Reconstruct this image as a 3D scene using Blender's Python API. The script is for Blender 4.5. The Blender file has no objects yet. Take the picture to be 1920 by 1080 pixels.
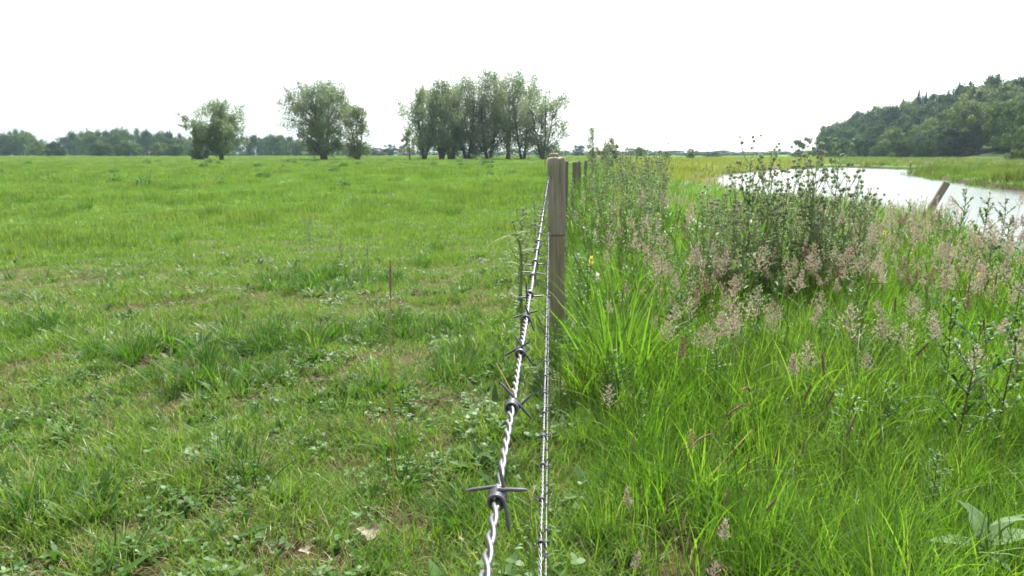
import bpy, math, random
import numpy as np
from mathutils import Vector, Matrix

# ------------------------------------------------------------------ camera, light
scene = bpy.context.scene
COL = scene.collection
random.seed(7)
RNG = np.random.default_rng(7)
R = math.radians
F = 1340.0                      # focal length in photo pixels (1920 wide)
PITCH = math.atan((540 - 288) / F)
CAMH = 1.25

cam_d = bpy.data.cameras.new('camera')
cam = bpy.data.objects.new('camera', cam_d)
COL.objects.link(cam)
cam.location = (0, 0, CAMH)
cam.rotation_euler = (math.pi / 2 - PITCH, 0, 0)
cam_d.sensor_width = 36
cam_d.lens = 36 * F / 1920
cam_d.clip_start = 0.02
cam_d.clip_end = 6000
cam_d.dof.use_dof = True
cam_d.dof.focus_distance = 0.55
cam_d.dof.aperture_fstop = 30
scene.camera = cam
scene.render.resolution_x = 1024
scene.render.resolution_y = 576

SUN_AZ, SUN_EL = R(10), R(57)   # azimuth right of the view direction
world = bpy.data.worlds.new('World')
scene.world = world
world.use_nodes = True
wn, wl = world.node_tree.nodes, world.node_tree.links
wn.clear()
w_out = wn.new('ShaderNodeOutputWorld')
w_bg = wn.new('ShaderNodeBackground')
w_sky = wn.new('ShaderNodeTexSky')
w_sky.sky_type = 'NISHITA'
w_sky.sun_disc = False
w_sky.sun_elevation = SUN_EL
w_sky.sun_rotation = SUN_AZ
w_sky.air_density = 1.2
w_sky.dust_density = 2.0
w_tc = wn.new('ShaderNodeTexCoord')
w_map = wn.new('ShaderNodeMapping')
w_map.inputs['Scale'].default_value = (1.0, 1.0, 3.2)
w_map.inputs['Location'].default_value = (0.35, 0.1, 0.0)
w_n = wn.new('ShaderNodeTexNoise')
w_n.inputs['Scale'].default_value = 1.6
w_n.inputs['Detail'].default_value = 5
w_n.inputs['Roughness'].default_value = 0.5
w_r = wn.new('ShaderNodeValToRGB')
w_r.color_ramp.elements[0].position = 0.36
w_r.color_ramp.elements[0].color = (0.45, 0.45, 0.45, 1)
w_r.color_ramp.elements[1].position = 0.56
w_r.color_ramp.elements[1].color = (0.95, 0.95, 0.95, 1)
w_mix = wn.new('ShaderNodeMixRGB')
w_mix.inputs[2].default_value = (8.2, 8.5, 8.75, 1)      # thin bright cloud
wl.new(w_tc.outputs['Generated'], w_map.inputs['Vector'])
wl.new(w_map.outputs['Vector'], w_n.inputs['Vector'])
wl.new(w_n.outputs['Fac'], w_r.inputs['Fac'])
wl.new(w_r.outputs['Color'], w_mix.inputs[0])
wl.new(w_sky.outputs['Color'], w_mix.inputs[1])
# bright haze around the sun's side of the sky, dimmer behind the camera
w_dot = wn.new('ShaderNodeVectorMath'); w_dot.operation = 'DOT_PRODUCT'
w_dot.inputs[1].default_value = (math.sin(SUN_AZ + .28) * math.cos(R(25)), math.cos(SUN_AZ + .28) * math.cos(R(25)), math.sin(R(25)))
w_nrm = wn.new('ShaderNodeVectorMath'); w_nrm.operation = 'NORMALIZE'
wl.new(w_tc.outputs['Generated'], w_nrm.inputs[0]); wl.new(w_nrm.outputs[0], w_dot.inputs[0])
w_c = wn.new('ShaderNodeMath'); w_c.operation = 'MAXIMUM'; w_c.inputs[1].default_value = 0
w_p = wn.new('ShaderNodeMath'); w_p.operation = 'POWER'; w_p.inputs[1].default_value = 4
w_a = wn.new('ShaderNodeMath'); w_a.operation = 'MULTIPLY_ADD'; w_a.inputs[1].default_value = 2.0; w_a.inputs[2].default_value = .51
wl.new(w_dot.outputs['Value'], w_c.inputs[0]); wl.new(w_c.outputs[0], w_p.inputs[0]); wl.new(w_p.outputs[0], w_a.inputs[0])
w_sc = wn.new('ShaderNodeVectorMath'); w_sc.operation = 'SCALE'
wl.new(w_mix.outputs['Color'], w_sc.inputs[0]); wl.new(w_a.outputs[0], w_sc.inputs['Scale'])
wl.new(w_sc.outputs[0], w_bg.inputs['Color'])
w_bg.inputs['Strength'].default_value = 0.088
wl.new(w_bg.outputs['Background'], w_out.inputs['Surface'])

sun_d = bpy.data.lights.new('sun', 'SUN')
sun_d.energy = 5.0
sun_d.angle = R(1.5)
sun_d.color = (1.0, 0.95, 0.87)
sun = bpy.data.objects.new('sun', sun_d)
COL.objects.link(sun)
sdir = Vector((math.sin(SUN_AZ) * math.cos(SUN_EL), math.cos(SUN_AZ) * math.cos(SUN_EL), math.sin(SUN_EL)))
sun.rotation_euler = sdir.to_track_quat('Z', 'Y').to_euler()
sun.location = (0, 0, 60)

scene.view_settings.view_transform = 'Standard'
scene.view_settings.look = 'None'
scene.view_settings.gamma = 1.0
scene.view_settings.exposure = 1.17
scene.render.engine = 'CYCLES'
scene.cycles.max_bounces = 8
scene.cycles.transparent_max_bounces = 4
scene.cycles.volume_bounces = 1

# ------------------------------------------------------------------ pixel helpers
CP, SP = math.cos(PITCH), math.sin(PITCH)
def ray(px, py):
    """lateral and downward slope of the sight line through a photo pixel, per metre forward"""
    u, v = (px - 960) / F, (py - 540) / F
    Y = CP - v * SP
    return u / Y, (SP + v * CP) / Y
def at(px, py, y):
    a, b = ray(px, py)
    return Vector((a * y, y, CAMH - b * y))
def onz(px, py, z=0.0):
    a, b = ray(px, py)
    y = (CAMH - z) / b
    return Vector((a * y, y, z))

# ------------------------------------------------------------------ noise
def _hash(ix, iy, s):
    h = (ix.astype(np.int64) * 374761393 + iy.astype(np.int64) * 668265263 + s * 69069) & 0x7fffffff
    h = ((h ^ (h >> 13)) * 1274126177) & 0x7fffffff
    return ((h ^ (h >> 16)) & 0xffff) / 65535.0
def vnoise(x, y, s=0):
    x = np.asarray(x, float); y = np.asarray(y, float)
    ix, iy = np.floor(x), np.floor(y)
    fx, fy = x - ix, y - iy
    fx = fx * fx * (3 - 2 * fx); fy = fy * fy * (3 - 2 * fy)
    a = _hash(ix, iy, s); b = _hash(ix + 1, iy, s); c = _hash(ix, iy + 1, s); d = _hash(ix + 1, iy + 1, s)
    return (a * (1 - fx) + b * fx) * (1 - fy) + (c * (1 - fx) + d * fx) * fy
def fbm(x, y, s=0):
    return (vnoise(x, y, s) + .5 * vnoise(x * 2.1, y * 2.1, s + 5) + .25 * vnoise(x * 4.3, y * 4.3, s + 9)) / 1.75
def sstep(a, b, x):
    t = np.clip((np.asarray(x, float) - a) / (b - a), 0, 1)
    return t * t * (3 - 2 * t)

# ------------------------------------------------------------------ mesh builder
class MB:
    def __init__(s):
        s.v = []; s.f = []; s.m = []; s.t = []; s.n = 0
    def add(s, v, f, mat=0, tint=0.5):
        v = np.asarray(v, float).reshape(-1, 3); f = np.asarray(f, int)
        if len(v) == 0 or len(f) == 0: return
        s.v.append(v); s.f.append(f + s.n)
        s.m.append(np.full(len(f), mat, int))
        s.t.append(np.broadcast_to(np.asarray(tint, float), (len(v),)).copy())
        s.n += len(v)
    def build(s, name, mats, parent=None, smooth=True, link=True):
        me = bpy.data.meshes.new(name)
        v = np.concatenate(s.v); me.vertices.add(len(v)); me.vertices.foreach_set('co', v.ravel())
        loops = np.concatenate([f.ravel() for f in s.f])
        sizes = np.concatenate([np.full(len(f), f.shape[1], int) for f in s.f])
        me.loops.add(len(loops)); me.loops.foreach_set('vertex_index', loops)
        me.polygons.add(len(sizes))
        me.polygons.foreach_set('loop_start', np.concatenate([[0], np.cumsum(sizes)[:-1]]))
        me.polygons.foreach_set('material_index', np.concatenate(s.m))
        if smooth: me.polygons.foreach_set('use_smooth', np.ones(len(sizes), bool))
        a = me.attributes.new('tint', 'FLOAT', 'POINT'); a.data.foreach_set('value', np.concatenate(s.t))
        me.update(calc_edges=True); me.validate()
        for m in (mats if isinstance(mats, (list, tuple)) else [mats]): me.materials.append(m)
        o = bpy.data.objects.new(name, me)
        if link: COL.objects.link(o)
        if parent is not None: o.parent = parent
        return o

def tube(mb, path, rad, k=6, mat=0, tint=0.5, cap=True):
    P = np.asarray(path, float); n = len(P)
    r = np.broadcast_to(np.asarray(rad, float), (n,))
    T = np.gradient(P, axis=0); T /= np.linalg.norm(T, axis=1)[:, None] + 1e-12
    ref = np.array([1., 0, 0]) if abs(T[0][0]) < .8 else np.array([0, 1., 0])
    N = np.zeros_like(P); nn = ref - T[0] * ref.dot(T[0]); nn /= np.linalg.norm(nn)
    for i in range(n):
        nn = nn - T[i] * nn.dot(T[i]); nn /= np.linalg.norm(nn) + 1e-12
        N[i] = nn
    B = np.cross(T, N)
    a = np.linspace(0, 2 * np.pi, k, endpoint=False)
    ring = P[:, None, :] + r[:, None, None] * (np.cos(a)[None, :, None] * N[:, None, :] + np.sin(a)[None, :, None] * B[:, None, :])
    i = np.arange(n - 1)[:, None] * k; j = np.arange(k)[None, :]; j2 = (j + 1) % k
    f = np.stack([i + j, i + j2, i + k + j2, i + k + j], -1).reshape(-1, 4)
    mb.add(ring.reshape(-1, 3), f, mat, tint)
    if cap:
        for e in (0, n - 1):
            vv = np.vstack([ring[e], P[e:e + 1]])
            jj = np.arange(k)
            ff = np.stack([jj, (jj + 1) % k, np.full(k, k)], -1)
            if e == 0: ff = ff[:, ::-1]
            mb.add(vv, ff, mat, tint)

def strips(mb, base, L, W, az, lean, bend, S=4, prof='blade', mat=0, tint=None, twist=0.0, fold=0.0):
    """many blades at once; every argument may be an array of n"""
    base = np.asarray(base, float).reshape(-1, 3); n = len(base)
    L, W, az, lean, bend, twist = [np.broadcast_to(np.asarray(q, float), (n,)) for q in (L, W, az, lean, bend, twist)]
    t = np.linspace(0, 1, S + 1)
    phi = lean[:, None] + bend[:, None] * t[None, :]
    seg = L[:, None] / S
    dr = np.sin(phi[:, :-1]) * seg; dh = np.cos(phi[:, :-1]) * seg
    r = np.concatenate([np.zeros((n, 1)), np.cumsum(dr, 1)], 1)
    h = np.concatenate([np.zeros((n, 1)), np.cumsum(dh, 1)], 1)
    ca, sa = np.cos(az)[:, None], np.sin(az)[:, None]
    C = np.stack([base[:, 0:1] + r * ca, base[:, 1:2] + r * sa, base[:, 2:3] + h], -1)
    if prof == 'blade': w = np.clip(1 - t ** 2.2, .04, 1) * (0.6 + .4 * np.minimum(1, t * 4))
    elif prof == 'ovate': w = np.sin(np.pi * np.clip(t, .02, .985) ** .75) + .03
    else: w = np.sin(np.pi * np.clip(t, .02, .985)) + .03
    tw = twist[:, None] * t[None, :]
    wx = (-sa * np.cos(tw) - ca * np.sin(tw) * np.cos(phi)); wy = (ca * np.cos(tw) - sa * np.sin(tw) * np.cos(phi)); wz = np.sin(tw) * np.sin(phi)
    Wd = np.stack([wx, wy, wz], -1) * (W[:, None] * w[None, :] * .5)[..., None]
    if fold:
        nz = np.stack([-np.cos(phi) * ca, -np.cos(phi) * sa, np.sin(phi)], -1) * (W[:, None] * w[None, :] * .5 * fold)[..., None]
        V = np.stack([C - Wd + nz, C, C + Wd + nz], 2)
        K = 3
    else:
        V = np.stack([C - Wd, C + Wd], 2); K = 2
    b = (np.arange(n) * (S + 1) * K)[:, None, None]; i = (np.arange(S) * K)[None, :, None]; q = np.arange(K - 1)[None, None, :]
    o = b + i + q
    f = np.stack([o, o + 1, o + K + 1, o + K], -1).reshape(-1, 4)
    if tint is None: tint = RNG.random(n)
    tv = np.repeat(np.broadcast_to(np.asarray(tint, float), (n,)), (S + 1) * K)
    mb.add(V.reshape(-1, 3), f, mat, tv)

def unit(v): return v / (np.linalg.norm(v, axis=-1, keepdims=True) + 1e-9)
def leafcards(mb, C, D, L, W, mat=0, tint=None, rng=RNG, nrm=None):
    """one pointed leaf (rhombus) per centre, along direction D, with a random roll"""
    C = np.asarray(C, float); n = len(C); D = unit(np.asarray(D, float))
    rr = unit(rng.normal(size=(n, 3))) if nrm is None else unit(np.asarray(nrm) + rng.normal(size=(n, 3)) * .3)
    S = unit(np.cross(D, rr))
    L = np.broadcast_to(L, (n,))[:, None]; W = np.broadcast_to(W, (n,))[:, None]
    V = np.stack([C - D * L * .5, C + S * W * .5, C + D * L * .5, C - S * W * .5], 1)
    f = np.arange(n * 4).reshape(-1, 4)
    if tint is None: tint = rng.random(n)
    mb.add(V.reshape(-1, 3), f, mat, np.repeat(np.broadcast_to(tint, (n,)), 4))

# ------------------------------------------------------------------ scene helpers
def tag(o, label=None, cat=None, group=None, kind=None):
    if label: o['label'] = label
    if cat: o['category'] = cat
    if group: o['group'] = group
    if kind: o['kind'] = kind
    return o
def empty(name, loc=(0, 0, 0), rz=0.0):
    o = bpy.data.objects.new(name, None); COL.objects.link(o)
    o.location = loc; o.rotation_euler = (0, 0, rz); o.empty_display_size = .1
    return o
def copy_tree(o, parent=None):
    kids = list(o.children)
    c = o.copy(); COL.objects.link(c)
    if parent is not None: c.parent = parent
    for k in kids: copy_tree(k, c)
    return c
class Kind:
    """first use places the prototype itself, later uses place copies of it and its parts"""
    def __init__(s, proto): s.p = proto; s.used = False
    def put(s, loc, rz=0.0, scale=1.0, label=None, cat=None, group=None, tilt=(0, 0)):
        o = copy_tree(s.p) if s.used else s.p
        s.used = True
        o.location = loc; o.rotation_euler = (tilt[0], tilt[1], rz)
        o.scale = (scale,) * 3 if not hasattr(scale, '__len__') else scale
        tag(o, label, cat, group)
        return o

# ------------------------------------------------------------------ materials
def new_mat(name):
    m = bpy.data.materials.new(name); m.use_nodes = True
    nt = m.node_tree; nt.nodes.clear()
    out = nt.nodes.new('ShaderNodeOutputMaterial')
    return m, nt, out
def ramp(nt, cols, fac=None):
    r = nt.nodes.new('ShaderNodeValToRGB'); e = r.color_ramp.elements
    while len(e) < len(cols): e.new(0.5)
    for q, (p, c) in zip(e, cols): q.position = p; q.color = (*c, 1)
    if fac is not None: nt.links.new(fac, r.inputs['Fac'])
    return r.outputs['Color']
def noise(nt, scale, detail=3, vec=None, rough=.5):
    n = nt.nodes.new('ShaderNodeTexNoise'); n.inputs['Scale'].default_value = scale
    n.inputs['Detail'].default_value = detail; n.inputs['Roughness'].default_value = rough
    if vec is not None: nt.links.new(vec, n.inputs['Vector'])
    return n.outputs['Fac']
def mathn(nt, op, a, b=None, c=None, clamp=False):
    m = nt.nodes.new('ShaderNodeMath'); m.operation = op; m.use_clamp = clamp
    for i, q in enumerate((a, b, c)):
        if q is None: continue
        if isinstance(q, (int, float)): m.inputs[i].default_value = q
        else: nt.links.new(q, m.inputs[i])
    return m.outputs[0]
def mixc(nt, fac, a, b, mode='MIX'):
    m = nt.nodes.new('ShaderNodeMixRGB'); m.blend_type = mode
    for i, q in enumerate((fac, a, b)):
        if isinstance(q, (int, float)): m.inputs[i].default_value = q
        elif isinstance(q, tuple): m.inputs[i].default_value = (*q, 1)
        else: nt.links.new(q, m.inputs[i])
    return m.outputs['Color']

def leaf_mat(name, cols, transl=.4, rough=.5, spec=.4, patch=None, patch_scale=.6, trans_tint=(1.15, 1.25, .55), objrand=.35):
    """foliage: colour from the per leaf tint, a per plant random number and patches in world space"""
    m, nt, out = new_mat(name)
    at_ = nt.nodes.new('ShaderNodeAttribute'); at_.attribute_name = 'tint'
    oi = nt.nodes.new('ShaderNodeObjectInfo')
    geo = nt.nodes.new('ShaderNodeNewGeometry')
    big = noise(nt, patch_scale, 3, geo.outputs['Position'])
    a = mathn(nt, 'MULTIPLY', at_.outputs['Fac'], 1 - objrand)
    b = mathn(nt, 'MULTIPLY', oi.outputs['Random'], objrand)
    fac = mathn(nt, 'ADD', a, b)
    col = ramp(nt, cols, fac)
    if patch:
        pf = mathn(nt, 'MULTIPLY_ADD', big, 5.0, -2.1, clamp=True)
        col = mixc(nt, mathn(nt, 'MULTIPLY', pf, .6), col, patch)
    p = nt.nodes.new('ShaderNodeBsdfPrincipled')
    nt.links.new(col, p.inputs['Base Color'])
    p.inputs['Roughness'].default_value = rough
    p.inputs['Specular IOR Level'].default_value = spec
    if transl > 0:
        tr = nt.nodes.new('ShaderNodeBsdfTranslucent')
        tc = mixc(nt, 1.0, col, trans_tint, 'MULTIPLY')
        nt.links.new(tc, tr.inputs['Color'])
        mx = nt.nodes.new('ShaderNodeMixShader'); mx.inputs[0].default_value = transl
        nt.links.new(p.outputs[0], mx.inputs[1]); nt.links.new(tr.outputs[0], mx.inputs[2])
        nt.links.new(mx.outputs[0], out.inputs['Surface'])
    else:
        nt.links.new(p.outputs[0], out.inputs['Surface'])
    return m

M = {}
M['turf'] = leaf_mat('turf_blades', [(0, (.055, .125, .018)), (.35, (.11, .215, .032)), (.7, (.18, .30, .055)), (1, (.30, .34, .11))],
                     transl=.42, rough=.45, spec=.4, patch=(.15, .235, .045), patch_scale=.45)
M['turf_far'] = leaf_mat('turf_far', [(0, (.07, .13, .03)), (.5, (.15, .225, .05)), (1, (.25, .31, .09))],
                     transl=.4, rough=.6, spec=.2, patch=(.085, .175, .035), patch_scale=.35, objrand=.7)
M['thatch'] = leaf_mat('dry_grass', [(0, (.20, .15, .08)), (.5, (.33, .27, .14)), (1, (.5, .43, .27))], transl=.25, trans_tint=(1, 1, .9))
M['clover'] = leaf_mat('clover_leaves', [(0, (.04, .10, .022)), (.5, (.07, .155, .032)), (1, (.115, .22, .055))], transl=.38, rough=.5, spec=.35)
M['dark_turf'] = leaf_mat('lush_blades', [(0, (.032, .085, .014)), (.5, (.06, .145, .022)), (1, (.10, .21, .035))], transl=.45, rough=.5, spec=.35)
M['verge'] = leaf_mat('verge_blades', [(0, (.035, .095, .014)), (.35, (.085, .19, .022)), (.7, (.145, .29, .03)), (.9, (.24, .36, .06)), (1, (.44, .38, .18))],
                      transl=.5, rough=.4, spec=.5, patch=(.15, .25, .05), patch_scale=.9)
M['reed'] = leaf_mat('bank_blades', [(0, (.06, .095, .022)), (.45, (.11, .155, .035)), (.8, (.17, .18, .06)), (1, (.26, .21, .11))],
                     transl=.4, rough=.6, spec=.2, patch=(.10, .20, .03), patch_scale=.16)
M['meadow'] = leaf_mat('meadow_blades', [(0, (.15, .19, .035)), (.5, (.22, .25, .05)), (1, (.33, .30, .09))],
                       transl=.4, rough=.6, spec=.2, patch=(.13, .20, .035), patch_scale=.1)
M['thistle'] = leaf_mat('thistle_leaves', [(0, (.14, .20, .095)), (.5, (.23, .30, .165)), (1, (.38, .44, .29))], transl=.55, spec=.15, rough=.7, trans_tint=(1.1, 1.15, .8))
M['thistle_stem'] = leaf_mat('thistle_stem', [(0, (.22, .28, .15)), (1, (.36, .41, .27))], transl=.25, rough=.6)
M['bud'] = leaf_mat('thistle_bud', [(0, (.13, .17, .09)), (.6, (.24, .29, .18)), (1, (.50, .54, .42))], transl=.5, rough=.7, trans_tint=(1, 1.05, .85))
M['purple'] = leaf_mat('thistle_bloom', [(0, (.30, .07, .42)), (1, (.50, .16, .62))], transl=.3, trans_tint=(1, 1, 1))
M['weed'] = leaf_mat('weed_leaves', [(0, (.05, .12, .028)), (.5, (.085, .185, .045)), (1, (.15, .27, .08))], transl=.35, rough=.5, spec=.35)
M['red_stem'] = leaf_mat('red_stem', [(0, (.07, .03, .025)), (1, (.13, .055, .035))], transl=0, rough=.5)
M['green_stem'] = leaf_mat('green_stem', [(0, (.12, .19, .04)), (1, (.24, .28, .07))], transl=.1, rough=.5)
M['straw'] = leaf_mat('straw_stem', [(0, (.40, .28, .08)), (1, (.52, .40, .14))], transl=.1, rough=.5, trans_tint=(1, 1, 1))
M['pink'] = leaf_mat('pink_panicle', [(0, (.28, .22, .165)), (.5, (.42, .35, .275)), (1, (.60, .52, .43))], transl=.4, rough=.7, trans_tint=(1, 1, .95))
M['rust'] = leaf_mat('rust_spike', [(0, (.16, .095, .065)), (.5, (.25, .155, .11)), (1, (.40, .28, .21))], transl=.3, rough=.7, trans_tint=(1, .95, .9))
M['foxtail'] = leaf_mat('foxtail_spike', [(0, (.20, .20, .09)), (.5, (.32, .30, .16)), (1, (.48, .44, .28))], transl=.3, rough=.7)
M['brown_spike'] = leaf_mat('brown_spike', [(0, (.24, .17, .10)), (.5, (.38, .29, .18)), (1, (.60, .50, .34))], transl=.35, rough=.7, trans_tint=(1, 1, 1))
M['yellow'] = leaf_mat('yellow_petal', [(0, (.62, .60, .10)), (1, (.75, .74, .22))], transl=.4, trans_tint=(1, 1, .8))
M['white_petal'] = leaf_mat('white_petal', [(0, (.65, .64, .58)), (1, (.8, .8, .74))], transl=.4, trans_tint=(1, 1, 1))
M['downy'] = leaf_mat('downy_leaf', [(0, (.085, .15, .06)), (1, (.14, .21, .10))], transl=.15, spec=.12, rough=.75, trans_tint=(1, 1.1, .8))
M['willow'] = leaf_mat('willow_leaves', [(0, (.12, .165, .09)), (.5, (.19, .24, .145)), (1, (.28, .33, .21))], transl=.45, spec=.6, rough=.5, trans_tint=(1.05, 1.1, .8))
M['pale_willow'] = leaf_mat('pale_willow_leaves', [(0, (.12, .15, .07)), (1, (.24, .27, .14))], transl=.4, trans_tint=(1.05, 1.1, .8))
M['wood_leaf'] = leaf_mat('oak_leaves', [(0, (.018, .045, .014)), (.45, (.04, .088, .022)), (.75, (.075, .135, .03)), (1, (.13, .18, .045))], transl=.2, rough=.6, spec=.12, objrand=.75)
M['wood_light'] = leaf_mat('beech_leaves', [(0, (.075, .125, .03)), (1, (.15, .20, .05))], transl=.3, rough=.55, spec=.25)
M['rusty_leaf'] = leaf_mat('rusty_leaves', [(0, (.16, .10, .035)), (1, (.28, .18, .06))], transl=.3, rough=.55, spec=.25)
M['fir'] = leaf_mat('fir_needles', [(0, (.016, .035, .018)), (1, (.035, .065, .03))], transl=.1, rough=.6, spec=.2)

def bark_mat(name, c1, c2):
    m, nt, out = new_mat(name)
    tc = nt.nodes.new('ShaderNodeTexCoord')
    col = ramp(nt, [(.3, c1), (.7, c2)], noise(nt, 6, 4, tc.outputs['Object']))
    p = nt.nodes.new('ShaderNodeBsdfPrincipled'); p.inputs['Roughness'].default_value = .9
    nt.links.new(col, p.inputs['Base Color']); nt.links.new(p.outputs[0], out.inputs['Surface'])
    return m
M['bark'] = bark_mat('willow_bark', (.06, .05, .04), (.13, .11, .09))
M['pale_bark'] = bark_mat('pale_bark', (.20, .18, .14), (.32, .29, .24))

def post_mat(name, dark, light, mossy):
    m, nt, out = new_mat(name)
    tc = nt.nodes.new('ShaderNodeTexCoord')
    mp = nt.nodes.new('ShaderNodeMapping'); mp.inputs['Scale'].default_value = (1, 1, .045)
    nt.links.new(tc.outputs['Object'], mp.inputs['Vector'])
    grain = noise(nt, 95, 6, mp.outputs['Vector'], .65)
    mp2 = nt.nodes.new('ShaderNodeMapping'); mp2.inputs['Scale'].default_value = (1, 1, .12)
    nt.links.new(tc.outputs['Object'], mp2.inputs['Vector'])
    wide = noise(nt, 22, 3, mp2.outputs['Vector'])
    blot = noise(nt, 14, 4, tc.outputs['Object'])
    col = ramp(nt, [(.28, dark), (.5, tuple((a + b) / 2 for a, b in zip(dark, light))), (.72, light)], grain)
    col = mixc(nt, mathn(nt, 'MULTIPLY_ADD', wide, 2.5, -1.0, clamp=True), col, mixc(nt, .4, col, (.20, .175, .135)))
    col = mixc(nt, mathn(nt, 'MULTIPLY_ADD', blot, 4, -2.3, clamp=True), col, mossy)
    mp3 = nt.nodes.new('ShaderNodeMapping'); mp3.inputs['Scale'].default_value = (1, 1, .035)
    nt.links.new(tc.outputs['Object'], mp3.inputs['Vector'])
    crack = mathn(nt, 'MULTIPLY_ADD', noise(nt, 48, 2, mp3.outputs['Vector'], .4), 16, -10.2, clamp=True)
    col = mixc(nt, mathn(nt, 'MULTIPLY', crack, .8), col, (.05, .04, .03))
    lich = mathn(nt, 'MULTIPLY_ADD', noise(nt, 55, 5, tc.outputs['Object'], .6), 9, -5.6, clamp=True)
    col = mixc(nt, mathn(nt, 'MULTIPLY', lich, .7), col, (.42, .44, .36))
    p = nt.nodes.new('ShaderNodeBsdfPrincipled'); p.inputs['Roughness'].default_value = .85
    p.inputs['Specular IOR Level'].default_value = .25
    nt.links.new(col, p.inputs['Base Color'])
    bp = nt.nodes.new('ShaderNodeBump'); bp.inputs['Strength'].default_value = .8; bp.inputs['Distance'].default_value = .004
    nt.links.new(grain, bp.inputs['Height']); nt.links.new(bp.outputs[0], p.inputs['Normal'])
    nt.links.new(p.outputs[0], out.inputs['Surface'])
    return m
M['post'] = post_mat('weathered_post', (.17, .15, .12), (.44, .40, .34), (.23, .24, .17))
M['post_low'] = post_mat('damp_post', (.16, .135, .095), (.38, .33, .25), (.20, .22, .12))
M['far_post'] = post_mat('far_post', (.10, .095, .08), (.26, .24, .20), (.12, .13, .08))

def metal_mat(name, base, rough, metal):
    m, nt, out = new_mat(name)
    tc = nt.nodes.new('ShaderNodeTexCoord')
    n = noise(nt, 900, 4, tc.outputs['Object'])
    n2 = noise(nt, 60, 3, tc.outputs['Object'])
    col = ramp(nt, [(.3, tuple(c * .6 for c in base)), (.7, tuple(c * 1.15 for c in base))], n2)
    col = mixc(nt, mathn(nt, 'MULTIPLY_ADD', noise(nt, 240, 4, tc.outputs['Object']), 6, -3.7, clamp=True), col, (.16, .10, .06))
    p = nt.nodes.new('ShaderNodeBsdfPrincipled'); p.inputs['Metallic'].default_value = metal
    nt.links.new(col, p.inputs['Base Color'])
    nt.links.new(mathn(nt, 'MULTIPLY_ADD', n, .25, rough - .12), p.inputs['Roughness'])
    nt.links.new(p.outputs[0], out.inputs['Surface'])
    return m
M['wire'] = metal_mat('galvanised_wire', (.20, .205, .215), .46, .75)
M['barb'] = metal_mat('dull_grey_barb', (.15, .155, .175), .48, .6)
M['staple'] = metal_mat('staple', (.35, .34, .33), .5, .8)

# ------------------------------------------------------------------ terrain
def spline(pts, n=10, closed=False):
    P = [np.array(p, float) for p in pts]; out = []
    for i in range(len(P) - 1):
        p0 = P[max(i - 1, 0)]; p1 = P[i]; p2 = P[i + 1]; p3 = P[min(i + 2, len(P) - 1)]
        for t in np.linspace(0, 1, n, endpoint=False):
            out.append(.5 * ((2 * p1) + (-p0 + p2) * t + (2 * p0 - 5 * p1 + 4 * p2 - p3) * t * t + (-p0 + 3 * p1 - 3 * p2 + p3) * t ** 3))
    out.append(P[-1]); return out
near_bank = [(5.2, -60), (5.2, -10), (5.6, 2), (6.4, 7), (7.6, 12), (8.3, 20), (9.2, 32), (10.6, 43), (13.5, 54), (18, 65), (24, 77), (34, 92), (46, 105), (49.5, 104), (50.5, 93), (62, 86), (90, 80), (230, 75)]
far_bank = [(230, 58), (90, 62), (60, 67), (44, 71.5), (37.8, 69.5), (35.4, 61.5), (31, 51.5), (26.8, 37.7), (24.5, 25), (23, 8), (22, -10), (22, -60)]
RIV = np.array(spline(near_bank, 8) + spline(far_bank, 8))
def river_sd(x, y):
    """signed distance to the river's edge: negative over the water"""
    x = np.asarray(x, float).ravel(); y = np.asarray(y, float).ravel()
    best = np.full(x.shape, 1e9); inside = np.zeros(x.shape, bool)
    n = len(RIV)
    for i in range(n):
        ax, ay = RIV[i]; bx, by = RIV[(i + 1) % n]
        dx, dy = bx - ax, by - ay
        t = np.clip(((x - ax) * dx + (y - ay) * dy) / (dx * dx + dy * dy + 1e-9), 0, 1)
        d = (x - ax - t * dx) ** 2 + (y - ay - t * dy) ** 2
        best = np.minimum(best, d)
        c = ((ay > y) != (by > y))
        if abs(dy) > 1e-9:
            inside ^= c & (x < (dx) * (y - ay) / dy + ax)
    d = np.sqrt(best)
    return np.where(inside, -d, d)
WATER_Z = -0.75
def fence_x(y):
    return np.interp(y, [-3, 4.15, 8.2, 11.8, 15, 19, 23, 27, 60, 150], [-.17, .23, .5, .92, 1.29, 1.77, 2.3, 3.0, 9, 22])
def edge_x(y):      # foot of the wooded hill
    return 100 + .1875 * (np.asarray(y, float) - 140)
def height(x, y):
    sh = np.shape(x); x = np.asarray(x, float).ravel(); y = np.asarray(y, float).ravel()
    z = .05 * (fbm(x * .9, y * .9, 3) - .5) + .07 * (fbm(x * 2.6, y * 2.6, 4) - .5) * sstep(12, 6, np.hypot(x, y))
    z = z + .22 * (fbm(x * .05, y * .05, 8) - .5) * sstep(15, 60, np.hypot(x, y))
    side = sstep(0, 6, x - fence_x(y))                       # right of the fence
    z = z - .10 * side * sstep(15, 50, y)
    z = z - .28 * sstep(16, 40, x) * (x > 14)
    sd = np.full(x.shape, 99.)
    k = (x > 2) & (x < 300) & (y > -90) & (y < 140)
    if k.any(): sd[k] = river_sd(x[k], y[k])
    bank = sstep(-1.2, 1.5, sd)
    z = z * bank + (-1.7) * (1 - bank)
    s = x - edge_x(y)
    hill = 17 * sstep(2, 75, s) * (1 - sstep(380, 580, y)) * sstep(-80, 60, y + 60)
    z = z + hill + 2.0 * (fbm(x * .02, y * .02, 11) - .5) * sstep(10, 60, s)
    return z.reshape(sh)
def gz(x, y): return float(height(np.array([x]), np.array([y]))[0])

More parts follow.
